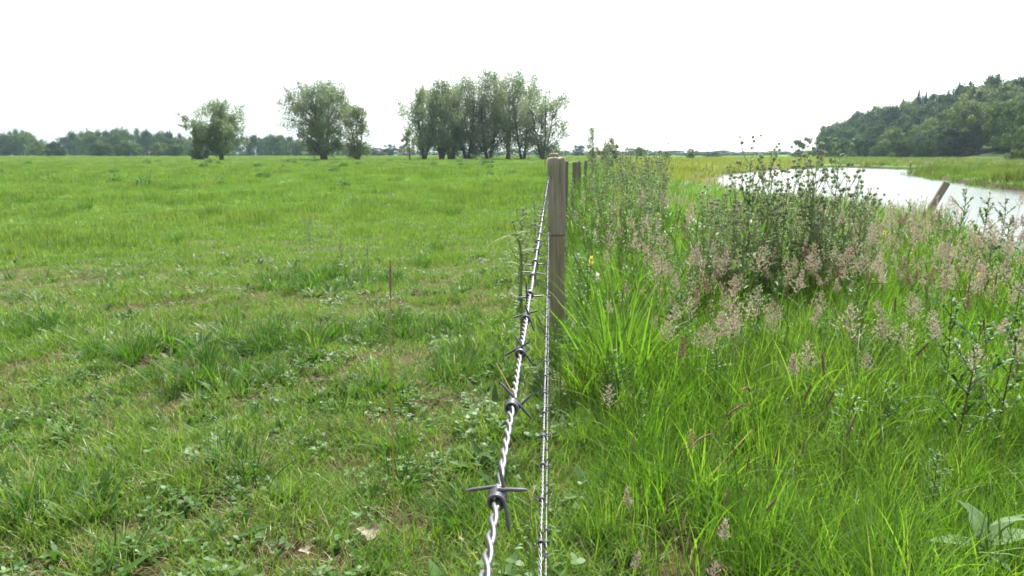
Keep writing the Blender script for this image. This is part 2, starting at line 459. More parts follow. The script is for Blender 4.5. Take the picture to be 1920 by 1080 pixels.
def axis(segs):
    out = [segs[0][0]]
    for a, b, st in segs:
        n = max(1, int(round((b - a) / st))); out += list(np.linspace(a, b, n + 1)[1:])
    return np.array(out)
xs = axis([(-2200, -400, 150), (-400, -100, 15), (-100, -20, 4), (-20, -5, .6), (-5, 6, .12), (6, 16, .4), (16, 56, .8), (56, 130, 3), (130, 400, 9), (400, 2200, 150)])
ys = axis([(-200, -20, 20), (-20, 0, 2), (0, 9, .12), (9, 30, .5), (30, 112, 1.0), (112, 300, 7), (300, 700, 25), (700, 2400, 150)])
GX, GY = np.meshgrid(xs, ys)
GZ = height(GX, GY)
mb = MB()
nx, ny = len(xs), len(ys)
ii = (np.arange(ny - 1)[:, None] * nx + np.arange(nx - 1)[None, :]).ravel()
mb.add(np.stack([GX.ravel(), GY.ravel(), GZ.ravel()], -1), np.stack([ii, ii + 1, ii + nx + 1, ii + nx], -1))
m, nt, out = new_mat('ground_soil_and_turf')
geo = nt.nodes.new('ShaderNodeNewGeometry'); pos = geo.outputs['Position']
sep = nt.nodes.new('ShaderNodeSeparateXYZ'); nt.links.new(pos, sep.inputs[0])
soil = ramp(nt, [(.3, (.045, .034, .022)), (.5, (.10, .078, .045)), (.62, (.11, .12, .04)), (.8, (.17, .145, .08))], noise(nt, 18, 8, pos, .7))
green = ramp(nt, [(.3, (.07, .145, .03)), (.5, (.115, .205, .04)), (.7, (.17, .255, .06))], noise(nt, .9, 8, pos, .7))
green2 = ramp(nt, [(.35, (.095, .205, .03)), (.65, (.075, .17, .03))], noise(nt, .06, 5, pos, .6))
green = mixc(nt, .5, green, green2)
vl = nt.nodes.new('ShaderNodeVectorMath'); vl.operation = 'LENGTH'; nt.links.new(pos, vl.inputs[0])
far = mathn(nt, 'MULTIPLY_ADD', vl.outputs['Value'], 1 / 14, -.45, clamp=True)
gcol = mixc(nt, far, soil, green)
mud = mathn(nt, 'MULTIPLY_ADD', sep.outputs['Z'], -8.0, -3.5, clamp=True)
gcol = mixc(nt, mud, gcol, (.06, .05, .03))
forest = mathn(nt, 'MULTIPLY_ADD', sep.outputs['Z'], 3.0, -.6, clamp=True)
gcol = mixc(nt, forest, gcol, (.03, .05, .015))
p = nt.nodes.new('ShaderNodeBsdfPrincipled'); p.inputs['Roughness'].default_value = .95; p.inputs['Specular IOR Level'].default_value = .1
nt.links.new(gcol, p.inputs['Base Color'])
bp = nt.nodes.new('ShaderNodeBump'); bp.inputs['Strength'].default_value = .9; bp.inputs['Distance'].default_value = .05
nt.links.new(noise(nt, 25, 8, pos, .7), bp.inputs['Height']); nt.links.new(bp.outputs[0], p.inputs['Normal'])
nt.links.new(p.outputs[0], out.inputs['Surface'])
ground = mb.build('ground', m); tag(ground, kind='structure')

# river water
m, nt, out = new_mat('river_water')
geo = nt.nodes.new('ShaderNodeNewGeometry'); pos = geo.outputs['Position']
mp = nt.nodes.new('ShaderNodeMapping'); mp.inputs['Scale'].default_value = (1.0, .55, 1); mp.inputs['Rotation'].default_value = (0, 0, .5)
nt.links.new(pos, mp.inputs['Vector'])
n1 = noise(nt, 5.5, 5, mp.outputs['Vector'], .6)
p = nt.nodes.new('ShaderNodeBsdfPrincipled')
p.inputs['Base Color'].default_value = (.09, .10, .085, 1); p.inputs['Roughness'].default_value = .16; p.inputs['IOR'].default_value = 1.38
p.inputs['Specular IOR Level'].default_value = 1.0
bp = nt.nodes.new('ShaderNodeBump'); bp.inputs['Strength'].default_value = .22; bp.inputs['Distance'].default_value = .05
nt.links.new(n1, bp.inputs['Height']); nt.links.new(bp.outputs[0], p.inputs['Normal'])
nt.links.new(p.outputs[0], out.inputs['Surface'])
mb = MB(); mb.add([(3, -85, WATER_Z), (235, -85, WATER_Z), (235, 125, WATER_Z), (3, 125, WATER_Z)], [(0, 1, 2, 3)])
tag(mb.build('river', m, smooth=False), kind='structure')

# ------------------------------------------------------------------ instanced grasses
def scatter(name, variants, pts, rot, scl, idx, label=None):
    """one object: a cloud of points that carries clump meshes through geometry nodes"""
    pts = np.asarray(pts, float); n = len(pts)
    me = bpy.data.meshes.new(name); me.vertices.add(n); me.vertices.foreach_set('co', pts.ravel())
    a = me.attributes.new('rot', 'FLOAT_VECTOR', 'POINT'); a.data.foreach_set('vector', np.asarray(rot, float).ravel())
    a = me.attributes.new('scl', 'FLOAT_VECTOR', 'POINT'); a.data.foreach_set('vector', np.asarray(scl, float).ravel())
    a = me.attributes.new('idx', 'INT', 'POINT'); a.data.foreach_set('value', np.asarray(idx, int))
    o = bpy.data.objects.new(name, me); COL.objects.link(o)
    ng = bpy.data.node_groups.new(name + '_nodes', 'GeometryNodeTree')
    ng.interface.new_socket('Geometry', in_out='INPUT', socket_type='NodeSocketGeometry')
    ng.interface.new_socket('Geometry', in_out='OUTPUT', socket_type='NodeSocketGeometry')
    N, Lk = ng.nodes, ng.links
    gi, go = N.new('NodeGroupInput'), N.new('NodeGroupOutput')
    iop = N.new('GeometryNodeInstanceOnPoints')
    g2i = N.new('GeometryNodeGeometryToInstance')
    for v in reversed(variants):
        oi = N.new('GeometryNodeObjectInfo'); oi.inputs['Object'].default_value = v
        oi.inputs['As Instance'].default_value = True
        Lk.new(oi.outputs['Geometry'], g2i.inputs[0])
    def attr(nm, ty):
        q = N.new('GeometryNodeInputNamedAttribute'); q.data_type = ty; q.inputs['Name'].default_value = nm
        return q.outputs['Attribute']
    Lk.new(gi.outputs[0], iop.inputs['Points'])
    Lk.new(g2i.outputs[0], iop.inputs['Instance'])
    iop.inputs['Pick Instance'].default_value = True
    Lk.new(attr('idx', 'INT'), iop.inputs['Instance Index'])
    e2r = N.new('FunctionNodeEulerToRotation'); Lk.new(attr('rot', 'FLOAT_VECTOR'), e2r.inputs[0])
    Lk.new(e2r.outputs[0], iop.inputs['Rotation'])
    Lk.new(attr('scl', 'FLOAT_VECTOR'), iop.inputs['Scale'])
    Lk.new(iop.outputs[0], go.inputs[0])
    md = o.modifiers.new('clumps', 'NODES'); md.node_group = ng
    tag(o, label, None, None, 'stuff')
    return o
def disc(n, r):
    a = RNG.random(n) * 2 * np.pi; q = r * np.sqrt(RNG.random(n))
    return np.stack([q * np.cos(a), q * np.sin(a), np.full(n, -.01)], -1), a
U = lambda a, b, n: RNG.uniform(a, b, n)

def clump_short(n=34, r=.06, l=(.03, .085), mat='turf', w=(.0022, .0042), extra=True):
    mb = MB(); b, a = disc(n, r)
    strips(mb, b, U(*l, n), U(*w, n), U(0, 6.28, n), U(.05, .9, n), U(.1, 1.3, n), S=3, twist=U(-1, 1, n))
    mats = [M[mat]]
    if extra:
        k = 7; b, a = disc(k, r)
        strips(mb, b, U(.02, .07, k), U(.0015, .003, k), U(0, 6.28, k), U(.7, 1.45, k), U(-.3, .5, k), S=2, mat=1); mats.append(M['thatch'])
    return mb.build('clump', mats, link=False)
def clump_clover(n=22, r=.07):
    mb = MB(); b, a = disc(n, r); h = U(.01, .05, n)
    strips(mb, b, h + .01, .0012, a, .15, .2, S=1)
    c = b.copy(); c[:, 2] += h
    for q in range(3):
        az = a + q * 2.09
        strips(mb, c, U(.010, .018, n), U(.009, .015, n), az, U(1.0, 1.5, n), U(-.2, .3, n), S=3, prof='ovate')
    return mb.build('clump', [M['clover']], link=False)
def clump_herb(n=9, r=.03, l=(.05, .11)):
    mb = MB(); b, a = disc(n, r)
    strips(mb, b, U(*l, n), U(.015, .03, n), a, U(.6, 1.1, n), U(.1, .8, n), S=5, prof='ovate', fold=.25)
    return mb.build('clump', [M['clover']], link=False)
def clump_tuft(n=70, r=.06, l=(.10, .24), mat='dark_turf', w=(.003, .0055)):
    mb = MB(); b, a = disc(n, r); ln = U(*l, n)
    strips(mb, b, ln, U(*w, n), a + U(-.6, .6, n), U(.05, .5, n), U(.3, 1.5, n), S=5, twist=U(-1, 1, n))
    return mb.build('clump', [M[mat]], link=False)
def clump_far(n=70, r=.5, l=(.05, .16), mat='turf_far', w=(.012, .03), bend=(.1, 1.0)):
    mb = MB(); b, a = disc(n, r)
    strips(mb, b, U(*l, n), U(*w, n), U(0, 6.28, n), U(.0, .7, n), U(*bend, n), S=2)
    return mb.build('clump', [M[mat]], link=False)
def clump_verge(n=34, r=.07, l=(.12, .40), w=(.003, .0065), dead=6):
    mb = MB(); b, a = disc(n, r); ln = U(*l, n)
    strips(mb, b, ln, U(*w, n), a + U(-1.2, 1.2, n), U(.0, .30, n), U(.1, 1.5, n) ** 1.2, S=6, twist=U(-1.4, 1.4, n))
    if dead:
        b, a = disc(dead, r)
        strips(mb, b, U(.1, .3, dead), U(.002, .004, dead), a, U(.2, 1.2, dead), U(0, 1, dead), S=4, mat=1)
    return mb.build('clump', [M['verge'], M['thatch']], link=False)

turf_v = [clump_short() for _ in range(5)] + [clump_short(44, .07, (.05, .13), 'turf', (.0025, .0045)), clump_clover(), clump_clover(), clump_herb(),
          clump_short(26, .07, (.03, .07), 'thatch', (.0015, .003))]
far_v = [clump_far() for _ in range(3)] + [clump_far(80, .45, (.12, .28), 'turf_far', (.012, .025))]
mid_v = [clump_far(90, .22, (.04, .10), 'turf', (.004, .010)) for _ in range(3)] + [clump_far(90, .2, (.07, .17), 'turf_far', (.005, .011)), clump_clover(60, .2)]
verge_v = [clump_verge() for _ in range(5)] + [clump_verge(30, .08, (.25, .6), (.005, .010), 4)]
verge_far_v = [clump_far(60, .25, (.25, .6), 'verge', (.010, .02), (.1, 1.2)) for _ in range(3)]
reed_v = [clump_far(60, .5, (.35, .85), 'reed', (.02, .05), (.0, .9)) for _ in range(3)] + [clump_far(60, .5, (.3, .6), 'turf_far', (.02, .05), (.1, 1.2))]
mead_v = [clump_far(60, .6, (.25, .6), 'meadow', (.02, .045), (.1, 1.0)) for _ in range(3)]

BARE = [(130, 850, .16), (720, 812, .13), (485, 825, .12), (40, 692, .16), (150, 492, .35), (820, 1010, .16), (370, 930, .10), (690, 1000, .08), (560, 1050, .10), (30, 520, .3),
        (160, 528, .2), (1000, 900, .08), (350, 750, .12), (905, 790, .07), (640, 880, .08), (250, 1000, .1), (1075, 740, .1), (440, 960, .09), (760, 960, .09)]
bare_xy = [(onz(a, b)[0], onz(a, b)[1], r) for a, b, r in BARE]
def bare(x, y):
    k = np.zeros(np.shape(x))
    for bx, by, r in bare_xy:
        k = np.maximum(k, 1 - sstep(.6, 1.2, np.hypot(x - bx, (y - by) / 1.5) / r))
    return k
def frustum_pts(y0, y1, dens, side_pad=1.3, xl=None, xr=None):
    """random points between two distances, wide enough for the view and a step to the side"""
    w = .74 * y1 + side_pad; n = int(2 * w * (y1 - y0) * dens)
    x = RNG.uniform(-w, w, n); y = RNG.uniform(y0, y1, n)
    k = np.abs(x) < .74 * y + side_pad
    return x[k], y[k]
PX = []; PI_ = []; PS = []; PR = []
def collect(x, y, idx, s, tilt=.15, zoff=0.0, sz=None):
    n = len(x)
    z = height(x, y) + zoff
    s3 = np.stack([s, s, s if sz is None else s * sz], -1)
    return np.stack([x, y, z], -1), np.stack([U(-tilt, tilt, n), U(-tilt, tilt, n), U(0, 6.28, n)], -1), s3, idx
def scatter_sets(name, variants, sets, label=None):
    P, Ro, S, I = [np.concatenate(q) for q in zip(*sets)]
    return scatter(name, variants, P, Ro, S, I, label)

# pasture, left of the fence (and a little under it)
sets = []
for (y0, y1, d) in ((1.3, 3.2, 620), (3.2, 5.5, 420), (5.5, 9, 230)):
    x, y = frustum_pts(y0, y1, d)
    lush = fbm(x * 1.1, y * 1.1, 21); fx = fence_x(y)
    k = (x < fx + .25) & (RNG.random(len(x)) > bare(x, y) * .72) & (RNG.random(len(x)) < .35 + 1.3 * sstep(.25, .5, fbm(x * 2.6, y * 2.6, 33)))
    x, y, lush, fx = x[k], y[k], lush[k], fx[k]; n = len(x)
    u = RNG.random(n)
    idx = np.where(u < .44, RNG.integers(0, 5, n), np.where(u < .44 + .05 * (lush > .45), 5, np.where(u < .50 + .10 * (fbm(x * 3.7, y * 3.7, 29) > .52), RNG.integers(6, 8, n), np.where(u < .84, RNG.integers(0, 5, n), np.where(u < .87, 8, 9)))))
    s = (.65 + .75 * lush) * U(.75, 1.3, n) * (1 + .5 * sstep(.7, .1, fx - x))
    sets.append(collect(x, y, idx, s, .3))
x, y = frustum_pts(1.8, 7.5, 190)
def pc(px, py): q = onz(px, py); return q[0], q[1]
k = np.zeros(len(x))
for (px, py, rx, ry) in ((385, 725, .42, .34), (620, 530, .75, .7), (520, 650, .75, .45), (800, 500, .7, .5), (800, 620, .4, .4), (880, 700, .3, .4), (270, 660, .35, .3), (90, 960, .3, .2), (850, 960, .16, .15), (60, 620, .6, .4), (700, 740, .3, .15)):
    cx, cy = pc(px, py); k = np.maximum(k, 1.15 - np.hypot((x - cx) / rx, (y - cy) / ry))
k = (x < fence_x(y) - .05) & (RNG.random(len(x)) < np.clip(k, .02, 1) * (.4 + 1.2 * fbm(x * 4, y * 4, 91)))
x, y = x[k], y[k]; n = len(x)
lush_v = [clump_tuft(34, .05, (.06, .17), 'dark_turf', (.003, .006)) for _ in range(3)] + [clump_herb(12, .04, (.05, .12)), clump_verge(16, .05, (.06, .2), (.004, .007), 2)]
sets2 = [collect(x, y, RNG.integers(0, 5, n), U(.7, 1.35, n), .3)]
scatter_sets('lush_grass', lush_v, sets2, 'longer dark green grass and herbs in patches of the pasture')
scatter_sets('pasture_grass', turf_v, sets, 'short grazed grass and clover of the pasture left of the fence')
sets = []
for (y0, y1, d) in ((8, 16, 26), (16, 32, 12), (32, 60, 3.2)):
    x, y = frustum_pts(y0, y1, d, 3)
    k = (x < fence_x(y) + .5); x, y = x[k], y[k]; n = len(x)
    u = RNG.random(n); lush = fbm(x * .5, y * .5, 25)
    idx = np.where(u < .55, RNG.integers(0, 3, n), np.where((u < .75) & (lush > .5), 3, np.where(u < .9, RNG.integers(0, 3, n), 4)))
    s = (.7 + .6 * lush) * U(.8, 1.3, n) * (1 + (y > 16) * .35 + (y > 32) * .8)
    sets.append(collect(x, y, idx, s, .1))
scatter_sets('midfield_grass', mid_v, sets, 'bright green grass of the open pasture in the middle distance')
sets = []
for (y0, y1, d) in ((55, 100, 1.0), (100, 190, .45), (190, 330, .12)):
    x, y = frustum_pts(y0, y1, d, 6)
    k = (x < fence_x(y) + .5); x, y = x[k], y[k]; n = len(x)
    tall = sstep(165, 200, y) + (fbm(x * .08, y * .08, 41) > .62)
    idx = np.where(RNG.random(n) < .15 + .6 * np.clip(tall, 0, 1), 3, RNG.integers(0, 3, n))
    sets.append(collect(x, y, idx, U(.8, 1.5, n) * (1 + .8 * (y > 100) + .8 * (y > 190)), .05, sz=np.where(y > 100, .55, .8)))
scatter_sets('distant_pasture_grass', far_v, sets, 'far pasture grass below the willows')

# verge between fence and river
sets = []
for (y0, y1, d) in ((1.3, 3.2, 380), (3.2, 5.5, 260), (5.5, 9, 140)):
    x, y = frustum_pts(y0, y1, d)
    fx = fence_x(y)
    k = (x > fx + .12) & (x < 8)
    x, y, fx = x[k], y[k], fx[k]
    k = (river_sd(x, y) > .1) & (RNG.random(len(x)) < .12 + 1.4 * sstep(.3, .55, fbm(x * 2.4, y * 2.4, 51))); x, y, fx = x[k], y[k], fx[k]
    n = len(x); lush = fbm(x * .9, y * .9, 53)
    idx = np.where(RNG.random(n) < .22, 5, RNG.integers(0, 5, n))
    ramp_in = .55 + .45 * sstep(.1, .45, x - fx)
    s = (.55 + .65 * lush) * U(.75, 1.25, n) * ramp_in
    s = s * (.80 + .25 * sstep(2.5, 4.5, y))
    s = s * (1 + .9 * (np.hypot(x - .34, (y - 3.75) / 1.3) < .32)); sets.append(collect(x, y, idx, s, .16, sz=U(.85, 1.1, n)))
scatter_sets('verge_grass', verge_v, sets, 'long lush grass between the fence and the river')
sets = []
for (y0, y1, d) in ((8.5, 15, 14), (15, 30, 6)):
    x, y = frustum_pts(y0, y1, d, 3)
    k = (x > fence_x(y) + .3) & (x < 12); x, y = x[k], y[k]
    k = river_sd(x, y) > -.2; x, y = x[k], y[k]; n = len(x)
    sets.append(collect(x, y, RNG.integers(0, 3, n), U(.8, 1.25, n), .1, sz=(1 + .25 * sstep(2.2, .6, x - fence_x(y))) * (1 - .5 * sstep(11, 20, y) * sstep(2, 4, x - fence_x(y)))))
scatter_sets('river_side_grass', verge_far_v, sets, 'tall grass along the near bank further up the river')
# meadow beyond the bend
sets = []
for (y0, y1, d) in ((28, 60, 1.6), (60, 110, .8), (110, 190, .3), (190, 330, .1)):
    x, y = frustum_pts(y0, y1, d, 6)
    k = (x > fence_x(y) + .4) & (x < edge_x(y) + 5) & (x < 150); x, y = x[k], y[k]
    sd = river_sd(x, y); n0 = river_sd(np.array([0.]), np.array([0.]))
    left = (x < np.interp(y, RIV[:8 * 12, 1], RIV[:8 * 12, 0])) | (y > 112)
    k = (sd > .0) & left & (x < .44 * y); x, y = x[k], y[k]; n = len(x)
    sets.append(collect(x, y, RNG.integers(0, 3, n), U(.8, 1.4, n) * (1 + .8 * (y > 60)), .05, sz=np.where(y > 60, .6, .9)))
scatter_sets('meadow_grass', mead_v, sets, 'yellowish meadow grass behind the river bend')
# opposite bank
sets = []
for (y0, y1, d) in ((14, 50, 1.3), (50, 78, 1.1), (78, 200, .28), (200, 420, .07)):
    x, y = frustum_pts(y0, y1, d, 8)
    sd = river_sd(x, y)
    k = (sd > -.3) & (x > 20) & ((y < 112) | (x > .44 * y)) & (x < edge_x(y) + 6) & (x > np.interp(y, RIV[:8 * 12, 1], RIV[:8 * 12, 0]) + 5); x, y, sd = x[k], y[k], sd[k]; n = len(x)
    hn = fbm(x * .12, y * .12, 61)
    idx = np.where((hn < .42) | ((sd < 1.5) & (RNG.random(n) < .5)), 3, RNG.integers(0, 3, n))
    sets.append(collect(x, y, idx, (.65 + .8 * hn) * U(.8, 1.25, n) * (1 + .9 * (y > 78)), .08, sz=np.where(y > 78, .5, 1.0)))
scatter_sets('bank_reeds', reed_v, sets, 'rough reeds and rank grass on the opposite bank')

# ------------------------------------------------------------------ fence posts
def make_post(name, loc, w, d, h, mat, mat_low=None, split=None, lean=(0, 0), rz=0.0, seed=1, label=None, group=None, rough_top=.006):
    """square sawn post with worn edges; local z = 0 at the ground"""
    rng = np.random.default_rng(seed)
    root = empty(name, loc, rz); root.rotation_euler = (lean[0], lean[1], rz)
    def shaft(nm, z0, z1, w, d, mat, top):
        mb = MB(); k = 28; nz = max(3, int((z1 - z0) / .03))
        a = np.linspace(0, 2 * np.pi, k, endpoint=False) + .11
        sq = 1 / np.maximum(np.abs(np.cos(a)), np.abs(np.sin(a))); sq = np.minimum(sq, 1.30)   # rounded corners
        zz = np.linspace(z0, z1, nz); V = []
        for i, z in enumerate(zz):
            wob = 1 + .022 * np.sin(a * 5 + seed) + .018 * (vnoise(a * 7, a * 0 + z * 2.5, seed) - .5) * 2 + .02 * (vnoise(a * 19, a * 0 + z * 1.2, seed + 1) - .5)
            x = np.cos(a) * sq * wob * w / 2; y = np.sin(a) * sq * wob * d / 2
            zt = z + (top * (vnoise(a * 4, a * 0, seed + 2) - .5) * 2 if i == nz - 1 else 0) * np.ones(k)
            V.append(np.stack([x, y, zt], -1))
        ring_in = V[-1] * np.array([.55, .55, 1]) + np.array([0, 0, top * .8])
        V = np.concatenate(V + [ring_in, [[0, 0, z1 + top * .5]]])
        f = []
        for i in range(nz):
            for j in range(k):
                f.append((i * k + j, i * k + (j + 1) % k, (i + 1) * k + (j + 1) % k, (i + 1) * k + j))
        mb.add(V, f)
        c = len(V) - 1; j = np.arange(k)
        mb.add(V, np.stack([nz * k + j, nz * k + (j + 1) % k, np.full(k, c)], -1))
        return mb.build(nm, M[mat], root, smooth=False)
    if split:
        up = shaft('post_shaft', split, h, w, d, mat, rough_top)
        lo = shaft('post_foot', -.3, split - .004, w * .94, d * .93, mat_low, .004)
        up['label'] = 'grey weathered upper shaft above the saw step'
        lo['label'] = 'browner lower part below the step'
        lo.location = (-.001, .004, 0)
    else:
        shaft('post_shaft', -.3, h, w, d, mat, rough_top)
    tag(root, label, 'fence post', group)
    return root
posts = [(.2655, 4.15), (.50, 8.2), (.87, 11.8), (1.30, 15), (1.79, 19), (2.32, 23), (3.0, 27)]
p1 = make_post('fence_post', (.2755, 4.15 + .055, gz(.26, 4.2)), .100, .105, 1.222 - gz(.26, 4.2), 'post', 'post_low', .772, lean=(R(-.4), R(-.9)), seed=3,
               label='big grey weathered wooden fence post nearest the camera with a step halfway down')
plabs = ['second fence post whose pale top shows just above the nearest post', 'dark fence post edge just right of the nearest post top',
         'leftmost of the small far fence posts right of the big post', 'second of the small far fence posts in the tall grass',
         'third small far fence post, beside the brown herbs', 'farthest small fence post half lost in the herbs']
tops = [1.247, 1.13, 1.08, 1.05, 1.04, 1.03]
for i, (x, y) in enumerate(posts[1:]):
    make_post('fence_post', (x, y, 0), .09 if i else .095, .09, tops[i], 'far_post' if i else 'post', seed=11 + i, lean=(R(random.uniform(-1, 1)), R(random.uniform(-2, 2))),
              rz=random.uniform(-.3, .3), label=plabs[i], group='row of fence posts')

# leaning post on the near bank
def round_post(name, loc, r, h, lean, label, mat='post', cat='post'):
    root = empty(name, loc); root.rotation_euler = lean
    mb = MB(); k = 16; zz = np.linspace(-.3, h, 14)
    for q in range(1):
        V = []
        a = np.linspace(0, 2 * np.pi, k, endpoint=False)
        for z in zz:
            w = 1 + .06 * (vnoise(a * 3, a * 0 + z * 3, 5) - .5) + .05 * (vnoise(a * 9, a * 0 + z, 6) - .5)
            V.append(np.stack([np.cos(a) * r * w, np.sin(a) * r * w, np.full(k, z)], -1))
        V = np.concatenate(V + [[[0, 0, h - .006]]]); f = []
        for i in range(len(zz) - 1):
            for j in range(k): f.append((i * k + j, i * k + (j + 1) % k, (i + 1) * k + (j + 1) % k, (i + 1) * k + j))
        mb.add(V, f); c = len(V) - 1; j = np.arange(k); b = (len(zz) - 1) * k
        mb.add(V, np.stack([b + j, b + (j + 1) % k, np.full(k, c)], -1))
    mb.build('post_shaft', M[mat], root, smooth=False)
    tag(root, label, cat)
    return root
q = at(1775, 343, 10.6)
lean_a = R(27); hh = 1.15
round_post('leaning_post', (q.x - math.sin(lean_a) * hh, q.y, q.z - math.cos(lean_a) * hh), .052, hh, (0, lean_a, 0), 'round wooden post leaning right on the near bank in front of the river')
q = at(1707, 305, 70)
sp = round_post('marker_stake', (q.x, 70, q.z - 1.5), .06, 1.5, (0, R(2), 0), 'thin upright stake with pale tip at the corner of the far bank', 'far_post', 'stake')
mb = MB(); tube(mb, [(0, 0, 1.49), (0, 0, 1.60)], .075, 10); mb.build('stake_cap', M['white_petal'], sp)

# ------------------------------------------------------------------ barbed wires
def make_wire(name, pts, label, barb_to, seed, strand_r=.00091, off=.00098, phase0=0.0, first=.25, turns=2.5):
    """two strands twisted round each other and four-point barbs every ten centimetres"""
    rng = random.Random(seed)
    root = empty(name, pts[1])
    o = Vector(pts[1])
    pts = [Vector(p) - o for p in pts]
    def along(y):
        y -= o.y
        for a, b in zip(pts, pts[1:]):
            if y <= b.y or b is pts[-1]:
                t = (y - a.y) / (b.y - a.y); return a.lerp(b, t), (b - a).normalized()
    y0, y1 = pts[0].y + o.y, pts[-1].y + o.y
    for s in (0, 1):
        mb = MB(); P = []
        y = y0
        while y < y1:
            c, d = along(y)
            ph = phase0 + 2 * math.pi * (y / .0235 if y < 4.3 else 4.3 / .0235 + (y - 4.3) / .4) + s * math.pi
            wob = 1 + .25 * math.sin(y * 37 + seed)
            P.append((c.x + math.cos(ph) * off * wob, c.y, c.z + math.sin(ph) * off * wob))
            y += .0021 if y < 1.6 else (.0032 if y < 4.3 else .1)
        near = strand_r
        tube(mb, P, near, 7 if seed == 1 else 5)
        mb.build('strand', M['wire'], root)
    def barb(kind):
        mb = MB()
        for w in (0, 1):
            a0 = w * math.pi / 2 + kind * .35
            P = []
            L = rng.uniform(.0102, .0130)
            rr = .0030
            n = 22; tt = 3 if w == 0 else 2
            y_s = -.0036 if w == 0 else .0010
            e1, e2 = a0, a0 + tt * 2 * math.pi
            def tang(a, sgn): return Vector((-math.sin(a) * sgn, 0, math.cos(a) * sgn))
            c1 = Vector((math.cos(e1) * rr, y_s, math.sin(e1) * rr)); c2 = Vector((math.cos(e2) * rr, y_s + .0015 * tt, math.sin(e2) * rr))
            t1 = tang(e1, -1) + Vector((0, rng.uniform(-.35, .1), 0)); t2 = tang(e2, 1) + Vector((0, rng.uniform(-.1, .35), 0))
            P.append(c1 + t1 * L); P.append(c1 + t1 * L * .8 ); P.append(c1 + t1 * L * .4 + Vector((math.cos(e1), 0, math.sin(e1))) * .0002)
            for i in range(n * int(math.ceil(tt)) + 1):
                f = i / (n * math.ceil(tt)); a = e1 + f * (e2 - e1)
                P.append(Vector((math.cos(a) * rr, y_s + .0015 * tt * f, math.sin(a) * rr)))
            L = rng.uniform(.0102, .0130)
            P.append(c2 + t2 * L * .4); P.append(c2 + t2 * L * .8); P.append(c2 + t2 * L)
            rad = np.full(len(P), .00074); rad[0] = .00035; rad[-1] = .00035
            tube(mb, P, rad, 6)
        return mb
    kinds = [barb(k).build('barb', M['barb'], root) for k in range(4)]
    used = set(); y = first; i = 0
    while y < barb_to:
        k = i % 4 if i > 1 else (1, 0)[i]
        src = kinds[k]
        b = src if k not in used else src.copy()
        if k in used: COL.objects.link(b); b.parent = root
        used.add(k)
        c, d = along(y)
        b.location = c
        spin = {0: R(8), 1: R(45), 2: R(5), 3: R(40)}.get(i, rng.uniform(0, 3.14)) if seed == 1 else rng.uniform(0, 3.14)
        b.rotation_euler = (0, spin, -math.atan2(d.x, d.y))
        y += .1 * (1 + rng.uniform(-.04, .04) * (i > 5)); i += 1
    tag(root, label, 'barbed wire', 'barbed wires of the pasture fence')
    return root
def wpt(px, py, y): return at(px, py, y)
a1 = wpt(932, 935, .25); b1 = wpt(1029, 331, 4.15)
ext = a1 + (a1 - b1) * (1.6 / 3.9)
post_z = [None, 1.11, 1.06, 1.0, .98, .97, .96]
def beyond(dz): return [Vector((x - .05, y, t - dz)) for (x, y), t in list(zip(posts[1:], tops))]
w1 = make_wire('barbed_wire', [ext, a1, b1] + beyond(.13), 'topmost barbed wire, running from the bottom edge to near the post top', 8.0, 1, first=.25)
a2 = wpt(1016, 935, .822); b2 = wpt(1029, 427, 4.16); ext2 = a2 + (a2 - b2) * (2.2 / 3.34)
make_wire('barbed_wire', [ext2, a2, b2] + beyond(.45), 'middle barbed wire, seen just right of the topmost wire', 6.0, 2, first=.722)
a3 = wpt(1024.5, 940, 1.45); b3 = wpt(1029, 531, 4.17); ext3 = a3 + (a3 - b3) * (2.9 / 2.72)
make_wire('barbed_wire', [ext3, a3, b3] + beyond(.78), 'lowest barbed wire, closest to the long grass', 6.0, 3, first=.93)
for bz in (b1, b2, b3):
    mb = MB(); s = .006
    tube(mb, [(0.02, 0, s), (0, 0, s), (-.004, 0, s * .6), (-.005, 0, 0), (-.004, 0, -s * .6), (0, 0, -s), (0.02, 0, -s)], .0014, 6)
    st = mb.build('staple', M['staple'], p1)
    bpy.context.view_layer.update()
    st.matrix_world = Matrix.Translation(bz + Vector((.001, .002, 0)))

